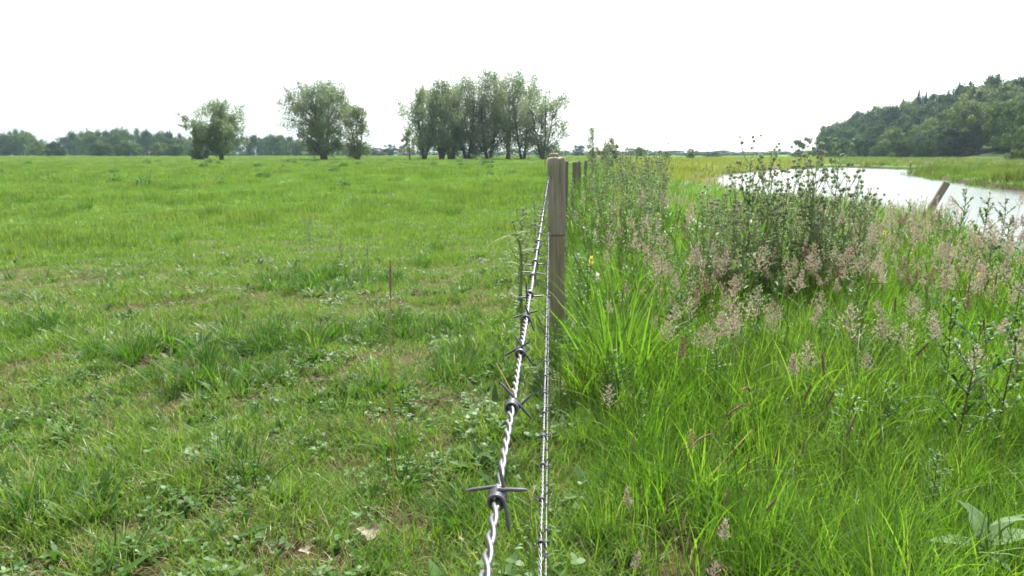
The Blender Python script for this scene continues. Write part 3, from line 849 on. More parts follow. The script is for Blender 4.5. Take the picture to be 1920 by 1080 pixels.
# ------------------------------------------------------------------ trees
def make_tree(name, h, w, clumps, leaves, lsize, mat, stems=3, base=.12, shape='round', seed=1, clump_r=.085, upright=.4, bark='bark', trunk_r=.02, pts=None, sq=1.0, spread=.1, orient=False):
    """tapered stems, limbs to every leaf clump, and a crown of leaf-sized faces; unit metres"""
    rng = np.random.default_rng(seed)
    root = empty(name)
    C = []
    guard = 0
    while len(C) < clumps and guard < 20000:
        guard += 1
        z = rng.uniform(base, 1.0); a = rng.uniform(0, 2 * np.pi)
        if shape == 'round': prof = math.sqrt(max(0, 1 - ((z - (base + 1) / 2) / ((1 - base) / 2)) ** 2)) ** .8
        elif shape == 'vase': prof = max(0, min(1, (z - base + .15) * 1.6)) * math.sqrt(max(0, 1 - max(0, (z - .62) / .40) ** 2))
        elif shape == 'dome': prof = math.sqrt(max(0, 1 - ((z - base) / (1 - base)) ** 2.2))
        elif shape == 'tall': prof = max(0, 1 - abs((z - .45) / .58) ** 2.2)
        r = prof * (rng.random() ** .45) * .92 * (1 + .22 * math.sin(3 * a + seed) * (z > .4)) * (0.86 + .28 * rng.random())
        c = np.array([r * math.cos(a) * w / 2, r * math.sin(a) * w / 2 * sq, z * h * (0.97 - .06 * rng.random())])
        if all(np.linalg.norm((c - q) * np.array([1, 1, .8])) > clump_r * h * .55 for q in C) or guard > 9000: C.append(c)
    C = np.array(C)
    # stems
    tb = MB(); P = []
    for s in range(stems):
        az = s * 2 * np.pi / stems + rng.uniform(-.5, .5); lean = rng.uniform(.3, 1.0) * spread * h if stems > 1 else rng.uniform(0, .02) * h
        top = np.array([math.cos(az) * lean * 1.8, math.sin(az) * lean * 1.8, h * rng.uniform(.72, .9)])
        b0 = np.array([math.cos(az), math.sin(az), 0]) * h * .012 * (stems > 1)
        t = np.linspace(0, 1, 9)[:, None]
        path = b0 + (top - b0) * t + np.array([math.cos(az + 2), math.sin(az + 2), 0]) * np.sin(t * 5 + seed) * h * .012
        path[:, :2] += (np.array([math.cos(az), math.sin(az)]) * lean * .35)[None] * np.sin(t * math.pi)
        path[0, 2] = -.1
        rad = h * trunk_r * (1 - t[:, 0] * .88) * (1.25 if stems == 1 else .75)
        rad[0] *= 1.35
        tube(tb, path, rad, 7); P.append(path)
    for c in C:
        best = None
        for path in P:
            zt = max(c[2] - .28 * h, c[2] * .35)
            i = int(np.argmin(np.abs(path[:, 2] - zt))); d = np.linalg.norm(path[i, :2] - c[:2])
            if best is None or d < best[0]: best = (d, path[i])
        s = best[1]; mid = (s + c) / 2 + np.array([0, 0, -.03 * h]) + rng.normal(size=3) * .01 * h
        tube(tb, [s, (s + mid) / 2 + rng.normal(size=3) * .004 * h, mid, (mid + c) / 2, c], np.array([.0055, .0045, .0032, .002, .0012]) * h * (trunk_r / .02) ** .5, 4, cap=False)
    tb.build('trunk', M[bark], root)
    # leaves
    cb = MB(); per = leaves // clumps
    cr = clump_r * h
    LC = []; LD = []; LT = []; LN = []
    for c in C:
        n = int(per * rng.uniform(.6, 1.5)); k = rng.uniform(.65, 1.3)
        g = unit(rng.normal(size=(n, 3))) * (rng.random((n, 1)) ** .42) * cr * k * np.array([1, 1, 1.15])
        LC.append(c + g); d = rng.normal(size=(n, 3)) * (1 - upright) + g / cr * .5 + np.array([0, 0, upright]); LD.append(d); LN.append(.6 * unit(g) + .7 * unit(c - np.array([0, 0, h * .42])))
        LT.append(np.clip(rng.normal(rng.uniform(.3, .7), .2, n), 0, 1))
    # twigs that carry stray leaves past the outline
    for _ in range(int(clumps * .45)):
        c = C[rng.integers(len(C))]; out = unit(c - np.array([0, 0, h * .45]) + rng.normal(size=3) * .1 * h + np.array([0, 0, h * .10 * upright]))
        n = int(per * .22); t = rng.random((n, 1)) ** .8
        LC.append(c + out * t * cr * rng.uniform(1.2, 1.8) + rng.normal(size=(n, 3)) * cr * .13); LD.append(out + rng.normal(size=(n, 3)) * .6); LT.append(rng.random(n)); LN.append(rng.normal(size=(n, 3)))
    LC = np.concatenate(LC); LC[:, 2] = np.maximum(LC[:, 2], .15 * lsize)
    leafcards(cb, LC, np.concatenate(LD), lsize * rng.uniform(.7, 1.3, len(LC)), lsize * .42 * rng.uniform(.7, 1.3, len(LC)), tint=np.concatenate(LT), rng=rng, nrm=np.concatenate(LN) if orient else None)
    cb.build('crown', M[mat], root, smooth=False)
    return root

def willow(px, wpx, top, base_py, y, label, group=None, **kw):
    """a willow placed by where it stands and how large it is there"""
    x = ray(px, base_py)[0] * y; zb = gz(x, y)
    ztop = CAMH - ray(px, top)[1] * y; w = wpx / F * y * (1.4 if group and 'grove' in group else 1.25)
    args = dict(h=ztop - zb, w=w, clumps=70, leaves=15000, lsize=.30, mat='willow', shape='dome', upright=.45, clump_r=.095)
    args.update(kw); args['leaves'] = int(args['leaves'] * 1.2); args['lsize'] *= 1.15; args['base'] *= .8; args['clumps'] = int(args['clumps'] * 1.25)
    t = make_tree('willow_tree', **args); t.location = (x, y, zb); tag(t, label, 'tree', group); return t
willow(416, 84, 190, 300, 140, 'round lone willow farthest left in the pasture', stems=1, seed=21, shape='round', base=.24, trunk_r=.026, clumps=85, leaves=17000)
willow(372, 36, 240, 299, 137, 'low bushy willow at the foot of the leftmost lone willow', 'pasture trees', seed=22, clumps=26, leaves=3000, base=.05, stems=3, mat='pale_willow')
willow(608, 104, 155, 300, 143, 'broad dark willow standing alone left of the long grove', stems=3, seed=23, shape='round', base=.18, trunk_r=.03, clumps=105, leaves=24000, spread=.13)
willow(672, 42, 196, 299, 139, 'pale thin willow touching the right side of the broad lone willow', seed=24, mat='pale_willow', clumps=40, leaves=5200, base=.10, shape='tall', stems=3)
grove = 'willows of the long grove'
willow(795, 62, 163, 299, 150, 'leftmost willow of the long grove, leaning left', grove, seed=31, stems=3, base=.14, shape='vase', spread=.12, clumps=60, leaves=11000)
willow(828, 66, 149, 299, 146, 'second willow of the grove with several bare stems', grove, seed=32, stems=4, base=.16, shape='tall', clumps=64, leaves=13000)
willow(846, 46, 170, 299, 150, 'willow with a thick dark stump near the left end of the grove', grove, seed=33, stems=2, base=.25, shape='tall', clumps=34, leaves=4600, trunk_r=.045)
willow(876, 72, 141, 298, 152, 'full crowned willow left of the middle of the grove', grove, seed=34, stems=2, base=.12, shape='tall', clumps=72, leaves=15000, trunk_r=.026)
willow(915, 80, 126, 298, 154, 'tallest willow in the middle of the grove', grove, seed=35, stems=3, base=.16, shape='tall', clumps=86, leaves=17500)
willow(951, 62, 134, 298, 160, 'slender willow just right of the tallest one', grove, seed=36, stems=1, base=.18, shape='vase', clumps=56, leaves=8500)
willow(980, 76, 130, 298, 156, 'airy tall willow with sky showing through its crown', grove, seed=37, stems=2, base=.14, shape='vase', clumps=62, leaves=9000)
willow(1018, 92, 158, 297, 150, 'rightmost willow of the grove with branches spreading right', grove, seed=38, stems=4, base=.08, shape='vase', clumps=66, leaves=10500, spread=.16)
willow(768, 26, 240, 300, 128, 'small crooked sapling left of the grove', 'saplings', seed=39, stems=1, base=.4, shape='tall', clumps=14, leaves=700, mat='pale_willow')
willow(1110, 22, 234, 292, 78, 'thin young tree standing alone right of the fence posts', 'saplings', seed=40, stems=1, base=.15, shape='tall', clumps=24, leaves=900, mat='pale_willow', lsize=.16, clump_r=.07)
willow(1143, 34, 256, 293, 60, 'feathery young tree behind the herb thicket', 'saplings', seed=41, stems=2, base=.05, shape='tall', clumps=34, leaves=2200, mat='pale_willow', lsize=.12)
willow(1507, 34, 256, 296, 290, 'small airy tree standing free at the left end of the wooded hill', None, seed=42, stems=2, base=.1, shape='round', clumps=30, leaves=2600, mat='wood_leaf', lsize=.45)

# kinds for the woods: rounded broadleaf crowns 10 m tall, scaled on placing
WOOD = [Kind(make_tree('broadleaf_tree', 10, 9.6, 48, 10000, .40, 'wood_leaf', stems=1, orient=True, base=.06, shape='dome' if k % 2 else 'round', seed=60 + k, clump_r=.125, upright=.1, trunk_r=.028, spread=.1)) for k in range(6)]
WLIGHT = [Kind(make_tree('broadleaf_tree', 10, 9.2, 56, 7500, .42, 'wood_light', stems=1, orient=True, base=.22, shape='round', seed=70 + k, clump_r=.10, upright=.1, bark='pale_bark')) for k in range(2)]
RUSTY = Kind(make_tree('broadleaf_tree', 10, 5, 24, 2200, .4, 'rusty_leaf', stems=1, base=.4, shape='round', seed=75, upright=.1))
def make_fir(seed):
    rng = np.random.default_rng(seed); root = empty('fir_tree'); h = 12
    tb = MB(); tube(tb, [(0, 0, -.2), (0, 0, 6), (0, 0, 12)], [.22, .13, .02], 7)
    C = []; D = []
    for k in range(22):
        z = 2.2 + k * .445; rr = (1 - (z / h)) * 3.3 * rng.uniform(.75, 1.15) + .15
        nb = 8
        for j in range(nb):
            a = rng.uniform(0, 6.28); e = rr * rng.uniform(.6, 1.1)
            n = int(8 + e * 16); t = rng.random(n) ** .8
            tip = np.array([math.cos(a) * e, math.sin(a) * e, -.12 * e])
            c = np.array([0, 0, z]) + tip * t[:, None] + rng.normal(size=(n, 3)) * .11; c[:, 2] += .18 * (t ** 2) * e
            C.append(c); D.append(np.tile(tip, (n, 1)) + rng.normal(size=(n, 3)) * e * .45)
            tube(tb, [(0, 0, z), tuple(np.array([0, 0, z]) + tip)], [.04, .01], 3, cap=False)
    tb.build('trunk', M['bark'], root)
    cb = MB(); C = np.concatenate(C); leafcards(cb, C, np.concatenate(D), .5 * rng.uniform(.7, 1.2, len(C)), .15, rng=rng); cb.build('crown', M['fir'], root, smooth=False)
    return root
FIR = [Kind(make_fir(80)), Kind(make_fir(81))]

# the wooded hill on the right
hg = 'trees of the wooded hill'
rows = [(0, 8, .62), (8, 9, .85), (18, 9.5, 1.02), (31, 10.5, 1.12), (45, 11, 1.18), (60, 12, 1.22)]
for s, step, sc in rows:
    y = 90 if s < 50 else 130
    while y < 560:
        yy = y + random.uniform(-2, 2); xx = float(edge_x(yy)) + s + random.uniform(-3, 3)
        px = 960 + xx / yy * F * 1.0
        near = yy < 240
        fade = 1 - max(0, (yy - 420) / 320)
        if 1528 < px < 2010 and not (s in (8,) and not near):
            big = 1 if near else 1.15
            u = random.random()
            lab = ('low broadleaf tree at the foot of the wooded hill' if s < 5 else
                   ('dark tree low on the slope of the hill' if s < 15 else 'dark tree on the middle slope of the hill' if s < 25 else 'dark tree high on the slope of the hill' if s < 40 else 'dark tree just below the ridge of the hill') if s < 55 else 'broadleaf tree on the skyline ridge of the wooded hill')
            lab += (', far left' if px < 1600 else ', left part' if px < 1680 else ', middle left' if px < 1760 else ', below the fir pair' if px < 1840 else ', right part' if px < 1905 else ', at the right border')
            g = ('foot' if s < 5 else 'slope' if s < 55 else 'ridge') + ' trees of the wooded hill'
            kd = random.choice(WOOD if random.random() < .9 else WLIGHT)
            if yy < 200 and abs(px - 1805) < 60 and s < 20: y += step; continue
            f = sc * big * random.uniform(.82, 1.18) * fade
            o = kd.put((xx, yy, gz(xx, yy) - .2), random.uniform(0, 6.28), (f * random.uniform(1.0, 1.2), f * random.uniform(1.0, 1.2), f * random.uniform(.85, 1.12)), lab, 'tree', g)
        y += step * (1 if near else (1.35 if yy < 400 else 1.7)) * random.uniform(.9, 1.15)
for px, ys_, sc, lab in ((1800, 205, 1.4, 'pale green tree with bare white trunks standing out of the dark wood'), (1765, 222, 1.3, 'pale green tree left of the one with bare trunks in the wood'),
                         (1845, 200, 1.2, 'lighter green tree right of the pale trunks in the wood'), (1905, 192, 1.3, 'lighter green tree near the right edge of the wooded hill')):
    k = (px - 960) / F
    xx = k * ys_ / 1.0
    o = WLIGHT[int(px) % 2].put((xx, ys_, gz(xx, ys_)), random.uniform(0, 6), sc, lab, 'tree', 'pale green trees of the wood')
xx = ray(1640, 215)[0] * 345; RUSTY.put((xx, 345, gz(xx, 345) + 1.5), 0, .95, 'small rust brown tree in the dark wood below the skyline', 'tree')
for i, (px, py, y, sc, lab) in enumerate([(1694, 182, 360, .55, 'small pointed fir farthest left on the skyline'), (1724, 166, 345, .75, 'second fir from the left on the skyline'), (1738, 170, 350, .6, 'narrow fir touching the second skyline fir'),
                               (1800, 152, 320, .78, 'left fir of the pair in the middle of the skyline'), (1820, 150, 316, .95, 'right, broader fir of the pair in the middle of the skyline'), (1873, 139, 290, 1.05, 'tallest fir, near the right edge of the skyline'), (1780, 166, 325, .5, 'tiny fir between the skyline pairs')]):
    a, b = ray(px, py); x = a * y; zt = CAMH - b * y
    FIR[i % 2].put((x, y, zt - 12 * sc), i * 1.7, (sc * 1.1, sc * 1.1, sc), lab, 'fir', 'firs on the skyline')
# bushes on the meadow in front of the wood
for i, (px, y, sc, lab) in enumerate([(1660, 195, .22, 'small round bush in the meadow before the dark wood'), (1885, 128, .26, 'bright green bush at the foot of the wood near the right edge'), (1590, 230, .22, 'low bush at the left foot of the wooded hill')]):
    x = (px - 960) / F * y
    WLIGHT[i % 2].put((x, y, gz(x, y) - .5), i, (sc, sc, sc * 1.1), lab, 'bush', 'bushes before the wood')

# tree line along the horizon
def horizon_tree(px, top, y, wpx, lab, g, kinds=WOOD, bushy=1.0):
    a, b = ray(px, top); x = a * y; zt = CAMH - b * y
    h = max(2.0, zt - gz(x, y)); w = wpx / F * y
    random.choice(kinds).put((x, y, gz(x, y) - .05 * h), random.uniform(0, 6.28), (w / 9.6 * 1.15, w / 9.6 * 1.15, h / 9.6), lab, 'tree', g)
tl = [(0, 252), (40, 247), (62, 258), (75, 284), (90, 280), (108, 258), (130, 252), (170, 248), (220, 245), (245, 242), (280, 250), (330, 250), (350, 254), (365, 262), (465, 258), (480, 252), (540, 252), (560, 258), (600, 268), (690, 272), (720, 277), (735, 274), (748, 270), (765, 276)]
tx, ty = zip(*tl)
px = -60
while px < 770:
    t = np.interp(px, tx, ty) + random.uniform(-4, 4)
    for row in range(2):
        if row == 0 or (t < 262 and random.random() < .5):
            horizon_tree(px + random.uniform(-5, 5) + row * 9, t + row * random.uniform(4, 12), 430 - row * 45 + random.uniform(-15, 15), random.uniform(26, 40), ('tall' if t < 248 else 'middling' if t < 255 else 'low') + ' hazy tree of the far tree line, ' + ('at the left border' if px < 80 else 'above the dark bushes on the left' if px < 180 else 'in its highest stretch' if px < 290 else 'just left of the leftmost lone willow' if px < 370 else 'behind the leftmost lone willow' if px < 460 else 'between the two lone willows' if px < 560 else 'behind the broad lone willow' if px < 690 else 'between the broad willow and the grove'), 'far tree line on the left')
    px += random.uniform(15, 20)
for px, top, w, lab in ((102, 267, 36, 'dark rounded bush at the left start of the far tree line'), (190, 268, 40, 'dark low bush before the far tree line, left one'), (238, 265, 52, 'wide dark bush before the far tree line, middle one'),
                        (330, 270, 34, 'dark bush before the far tree line, right one')):
    horizon_tree(px, top, 300, w, lab, 'dark bushes before the far tree line')
horizon_tree(297, 267, 295, 28, 'pale flowering bush between the dark bushes on the left', None, WLIGHT)
horizon_tree(77, 272, 300, 16, 'small pale bush in the gap of the far tree line', 'pale bushes', WLIGHT)
for i, px in enumerate(np.arange(772, 1062, 21)):
    horizon_tree(px, 283 + random.uniform(-4, 2), 520, 26, 'distant blue tree seen between the stems of the willow grove', 'distant trees behind the grove')
px = 1060
while px < 1540:
    top = 284 + random.uniform(-3, 2)
    if 1180 < px < 1215: top = 278
    horizon_tree(px, top, 560 + random.uniform(-40, 40), random.uniform(30, 44), 'distant blue tree low on the horizon between the fence and the hill', 'distant trees right of the fence')
    px += random.uniform(18, 24)
horizon_tree(1080, 273, 500, 14, 'left of two hazy square topped trees above the horizon behind the fence', 'hazy tree pair')
horizon_tree(1090, 272, 500, 14, 'right of two hazy square topped trees above the horizon behind the fence', 'hazy tree pair')
horizon_tree(1200, 275, 330, 24, 'hazy rounded tree above the herb thicket', None)
horizon_tree(1335, 285, 260, 34, 'dark low bush on the meadow left of the thistle bush', None)
horizon_tree(1498, 285, 260, 30, 'dark low bush on the meadow behind the thistle bush', None)
horizon_tree(1250, 283, 220, 14, 'small olive bush on the meadow, right of the herb thicket', None, WLIGHT)
horizon_tree(1296, 278, 200, 18, 'pointed green bush standing on the meadow skyline', None, WLIGHT)

# ------------------------------------------------------------------ thistles
def spiky_leaf(mb, base, d, L, W, mat=0, lobes=4, rng=RNG):
    """narrow thistle leaf with pointed lobes on both sides"""
    d = unit(np.asarray(d, float)); up = np.array([0, 0, 1.]); s = unit(np.cross(d, up) + 1e-3); nrm = np.cross(s, d)
    V = [base]; F_ = []
    n = lobes * 2; tint = rng.random()
    for i in range(1, n + 1):
        t = i / n; c = base + d * L * t - up * L * .35 * t * t
        w = W * math.sin(math.pi * min(.97, t ** .7)) * (1.0 if i % 2 else .38)
        V += [c - s * w + nrm * w * .3, c, c + s * w + nrm * w * .3]
    V = np.array(V); F3 = [(0, 1, 2), (0, 2, 3)]
    for i in range(n - 1):
        o = 1 + i * 3
        F_ += [(o, o + 3, o + 4, o + 1), (o + 1, o + 4, o + 5, o + 2)]
    mb.add(V, F3, mat, tint); mb.add(V, F_, mat, tint)
def bud_mesh(name, mat, spikes, rx, rz, seed):
    rng = np.random.default_rng(seed); mb = MB()
    zz = np.linspace(0, 1, 7); a = np.linspace(0, 2 * np.pi, 9, endpoint=False); V = []
    for z in zz:
        r = rx * (math.sin(math.pi * min(.96, z * .82 + .12)) ** .8)
        V.append(np.stack([np.cos(a) * r, np.sin(a) * r, np.full(9, z * rz)], -1))
    V = np.concatenate(V); f = []
    for i in range(6):
        for j in range(9): f.append((i * 9 + j, i * 9 + (j + 1) % 9, (i + 1) * 9 + (j + 1) % 9, (i + 1) * 9 + j))
    mb.add(V, f, 0, .35)
    n = spikes; z = rng.uniform(.1, .95, n); a = rng.uniform(0, 6.28, n); r = rx * np.sin(np.pi * np.minimum(.96, z * .82 + .12)) ** .8
    C = np.stack([np.cos(a) * r, np.sin(a) * r, z * rz], -1); D = np.stack([np.cos(a), np.sin(a), .5 + z * .8], -1); D = unit(D)
    leafcards(mb, C + D * rx * .42, D, rx * .95, rx * .14, 0, U(.5, 1, n), rng)
    return mb.build(name, M[mat], None, link=False).data
BUD = [bud_mesh('bud', 'bud', 70, .0105, .020, s) for s in (1, 2)]
def bloom_mesh():
    mb = MB(); n = 90; b = np.zeros((n, 3)); b[:, 2] = .012
    strips(mb, b, U(.016, .024, n), .0022, U(0, 6.28, n), U(.0, .75, n), U(-.2, .2, n), S=2)
    return mb.build('bloom', M['purple'], None, link=False).data
BLOOM = bloom_mesh()
def make_thistle(h, seed, nbuds=26, spread=.3, blooms=0, lean=0.0, bare_top=.25):
    """much branched thistle: ridged stem, lobed leaves, bristly heads on every branch end"""
    rng = np.random.default_rng(seed); rr = random.Random(seed)
    root = empty('thistle_plant'); st = MB(); lf = MB(); heads = []
    def leaves_on(P, n, L0, t0=0):
        P = np.asarray(P)
        for _ in range(n):
            t = rr.uniform(t0, 1) * (len(P) - 1); i = min(int(t), len(P) - 2); c = P[i] + (P[i + 1] - P[i]) * (t - i)
            a = rr.uniform(0, 6.28); frac = c[2] / h
            L = L0 * (1.15 - .85 * frac) * rr.uniform(.6, 1.2)
            spiky_leaf(lf, c, (math.cos(a), math.sin(a), rr.uniform(.2, 1.0)), L, L * .19, rng=rng)
    nm = 9; t = np.linspace(0, 1, nm)[:, None]
    top = np.array([lean * h, rr.uniform(-.05, .05), h]); az = rr.uniform(0, 6.28)
    main = top * t + np.array([math.cos(az), math.sin(az), 0]) * np.sin(t * 6) * .012
    main[0, 2] = -.03
    tube(st, main, .0065 * (1 - t[:, 0] * .7), 6)
    leaves_on(main, int(h * 62), .18)
    heads.append((main[-1], np.array([0, 0, 1.])))
    nb = int(9 + h * 4)
    for k in range(nb):
        f = .30 + .66 * (k / nb) + rr.uniform(-.03, .03); i = min(int(f * (nm - 1)), nm - 2); b = main[i] + (main[i + 1] - main[i]) * (f * (nm - 1) - i)
        a = k * 2.4 + rr.uniform(-.4, .4); L = spread * h * (1.15 - f * .85) * rr.uniform(.7, 1.2) + .04
        out = np.array([math.cos(a), math.sin(a), 0]); P = []
        for q in np.linspace(0, 1, 6): P.append(b + out * L * .62 * (q - .25 * q * q) + np.array([0, 0, L * (.45 * q + .6 * q * q)]))
        tube(st, P, np.linspace(.0035, .0016, 6), 5, cap=False); leaves_on(P, int(6 + L * 44), .085)
        heads.append((P[-1], unit(P[-1] - P[-2])))
        for _ in range(rr.choice((1, 2, 2, 3))):
            j = rr.randint(1, 4); b2 = np.array(P[j]); a2 = a + rr.uniform(-1.6, 1.6); L2 = L * rr.uniform(.22, .45) + .02
            P2 = [b2 + np.array([math.cos(a2), math.sin(a2), 0]) * L2 * .5 * q + np.array([0, 0, L2 * q * (.6 + .5 * q)]) for q in np.linspace(0, 1, 4)]
            tube(st, P2, np.linspace(.0022, .0013, 4), 4, cap=False); leaves_on(P2, 6, .05)
            heads.append((P2[-1], unit(P2[-1] - P2[-2])))
    so = st.build('stem', M['thistle_stem'], root); so2 = lf.build('foliage', M['thistle'], root, smooth=False)
    rr.shuffle(heads); heads.sort(key=lambda q: -q[0][2]); heads = heads[:nbuds]
    bi = {2} if blooms else set()
    for i, (p, d) in enumerate(heads):
        b = bpy.data.objects.new('flower_bud' if i not in bi else 'flower_head', BUD[i % 2]); COL.objects.link(b); b.parent = root
        b.location = p; b.rotation_euler = Vector(d).to_track_quat('Z', 'Y').to_euler(); s = rr.uniform(.75, 1.25); b.scale = (s, s, s)
        if i in bi:
            c = bpy.data.objects.new('bloom', BLOOM); COL.objects.link(c); c.parent = b; c.scale = (1.5,) * 3; c['label'] = 'purple tuft of petals'
    return root
TH = [Kind(make_thistle(1.25, 91, 30, .26)), Kind(make_thistle(1.15, 92, 28, .30)), Kind(make_thistle(1.0, 93, 24, .33)), Kind(make_thistle(.75, 94, 14, .3))]
THB = Kind(make_thistle(1.15, 97, 26, .28, blooms=1))
tg = 'thistles of the big thistle bush'
bush = [
    (1395, 4.5, 1, .92, 'thistle behind the tallest one'), (1420, 4.6, 2, 1.05, 'thistle at the back, below the tallest heads'), (1365, 4.05, 2, .85, 'front thistle left of the purple flowers'), (1450, 3.95, 2, .9, 'front thistle in the middle of the bush'),
    (1312, 4.3, 2, .80, 'low thistle farthest left in the thistle bush'), (1355, 4.4, 1, .80, 'thistle behind the left side of the bush'), (1330, 4.5, 2, .92, 'thistle at the back left of the bush'), (1485, 4.4, 1, .95, 'thistle at the back of the bush, between both purple flowers'), (1625, 4.3, 2, .85, 'outermost thistle on the right of the bush, over the water'),  # px of base, distance, kind, scale, label
    (1408, 4.1, 0, 1.09, 'tallest thistle, rising above the horizon left of the purple flowers'), (1440, 4.3, 1, 1.12, 'tall thistle just right of the tallest one'), (1375, 4.2, 1, .98, 'thistle left of the tallest one, topped by bristly buds'),
    (1340, 4.25, 2, .88, 'lower thistle at the left side of the thistle bush'), (1322, 4.0, 3, .95, 'short thistle at the left foot of the thistle bush'), (1470, 4.1, 0, .96, 'thistle in the middle of the bush against the river'),
    (1500, 4.3, 2, 1.12, 'thistle right of the lower purple flower'), (1560, 4.2, 0, .97, 'tall thistle at the right shoulder of the thistle bush'), (1588, 4.3, 2, 1.02, 'thistle at the right edge of the bush before the water'), (1612, 4.1, 3, 1.12, 'lone leafy thistle right of the thistle bush'),
    (1520, 4.0, 1, .93, 'thistle in front of the purple flowers'), (1425, 3.8, 3, 1.05, 'low front thistle in the thistle bush'), (1390, 3.9, 2, .85, 'low front left thistle of the bush'), (1545, 3.9, 3, 1.1, 'low front right thistle of the bush')]
for px, y, k, s, lab in bush:
    y *= 1.32; s *= .95 if px < 1500 else 1.04
    x = (px - 960) / F * y; TH[k].put((x, y, gz(x, y)), random.uniform(0, 6.28), s, lab, 'thistle', tg)
bl = [c for c in THB.p.children if c.name.startswith('flower_head')][0].location.copy()
for px, py, y, lab in ((1452, 322, 5.4, 'thistle with a purple flower low in the middle of the bush'), (1537, 284, 5.5, 'thistle with a purple flower near the top right of the bush')):
    q = at(px, py, y); g0 = gz(q.x, y); sc = (q.z - g0) / (bl.z + .025)
    THB.put((q.x - bl.x * sc, y - bl.y * sc, g0), 0, sc, lab, 'thistle', tg)
# herb thicket behind the fence
thick = [(1120, 11, .98), (1135, 14, 1.1), (1150, 9.5, .9), (1165, 12, 1.05), (1175, 8.6, .95), (1190, 10, 1.0), (1200, 8.2, .92), (1212, 9.4, 1.0), (1222, 11, 1.05), (1232, 8.8, .97), (1242, 10.2, 1.0), (1160, 15, 1.15), (1180, 14, 1.1), (1205, 13, 1.1), (1128, 9, .8), (1215, 7.4, .75), (1140, 17, 1.15), (1110, 16, 1.1), (1238, 12.5, 1.08), (1170, 17.5, 1.2)]
for i, (px, y, s) in enumerate(thick):
    x = (px - 960) / F * y
    k = THB if i in (3, 9, 12) else TH[i % 3]
    k.put((x, y, gz(x, y)), random.uniform(0, 6.28), s * 1.02, ('tall' if s > 1 else 'lower') + ' grey green thistle in the thicket, ' + ('nearest the fence' if px < 1140 else 'in the middle' if px < 1185 else 'towards the river' if px < 1215 else 'at its river end') + (' at the front' if y < 10 else ' farther back' if y < 13 else ' at the very back'), 'thistles of the thicket right of the fence')
# single thistles in the pasture
for px, py, k, s, lab in ((583, 492, 3, .62, 'slender small thistle standing in the pasture left of the tall brown grass spike'), (975, 560, 3, .98, 'dark thistle just left of the barbed wire and the post'), (640, 495, 3, .40, 'faint small thistle right of the slender pasture thistle'), (1003, 470, 1, .62, 'leafy thistle growing up beside the wire left of the post'),
                          (690, 500, 3, .38, 'tiny thistle in the pasture above the brown spike'), (918, 472, 3, .30, 'low dark thistle in the pasture left of the wire'), (988, 520, 2, .55, 'bushy thistle under the wire left of the post'), (1255, 640, 2, .55, 'upright leafy thistle in the long grass right of the post')):
    b = onz(px, py); TH[k].put((b.x, b.y, gz(b.x, b.y)), random.uniform(0, 6.28), s, lab, 'thistle', 'single thistles')

# ------------------------------------------------------------------ leafy weeds with dark red stems
def make_weed(h, seed, stem='red_stem', leaf='weed', dense=1.0, branches=12, ll=.035):
    rng = np.random.default_rng(seed); rr = random.Random(seed); root = empty('leafy_weed')
    st = MB(); lf = MB()
    t = np.linspace(0, 1, 8)[:, None]
    main = np.array([rr.uniform(-.08, .08) * h, rr.uniform(-.08, .08) * h, h]) * t; main[:, 0] += .012 * np.sin(t[:, 0] * 6); main[0, 2] = -.03
    tube(st, main, .0045 * (1 - .75 * t[:, 0]), 6)
    B = []; AZ = []
    for k in range(branches):
        f = .18 + .78 * k / branches; i = min(int(f * 7), 6); b = main[i] + (main[i + 1] - main[i]) * (f * 7 - i); a = k * 2.4 + rr.uniform(-.3, .3)
        L = h * .30 * (1.15 - f) * rr.uniform(.7, 1.2) + .02
        P = [b + np.array([math.cos(a), math.sin(a), 0]) * L * .7 * q + np.array([0, 0, L * q * .75]) for q in np.linspace(0, 1, 4)]
        tube(st, P, np.linspace(.0018, .0009, 4), 4, cap=False)
        n = int(L * 150 * dense) + 4
        for _ in range(n):
            q = rr.uniform(.1, 1.05); B.append(b + (P[-1] - b) * q); AZ.append(a + rr.uniform(-1.6, 1.6))
    for _ in range(int(40 * dense * h / .6)):
        q = rr.uniform(.15, 1.0) * 7; i = min(int(q), 6); B.append(main[i] + (main[i + 1] - main[i]) * (q - i)); AZ.append(rr.uniform(0, 6.28))
    n = len(B)
    strips(lf, np.array(B), U(.5, 1.1, n) * ll, U(.28, .42, n) * ll, np.array(AZ), U(.5, 1.3, n), U(-.1, .9, n), S=3, prof='ovate', fold=.3)
    st.build('stem', M[stem], root); lf.build('foliage', M[leaf], root)
    return root
WEED = [Kind(make_weed(.62, 101)), Kind(make_weed(.55, 102, dense=1.3)), Kind(make_weed(.5, 103, 'green_stem', dense=1.2, ll=.03))]
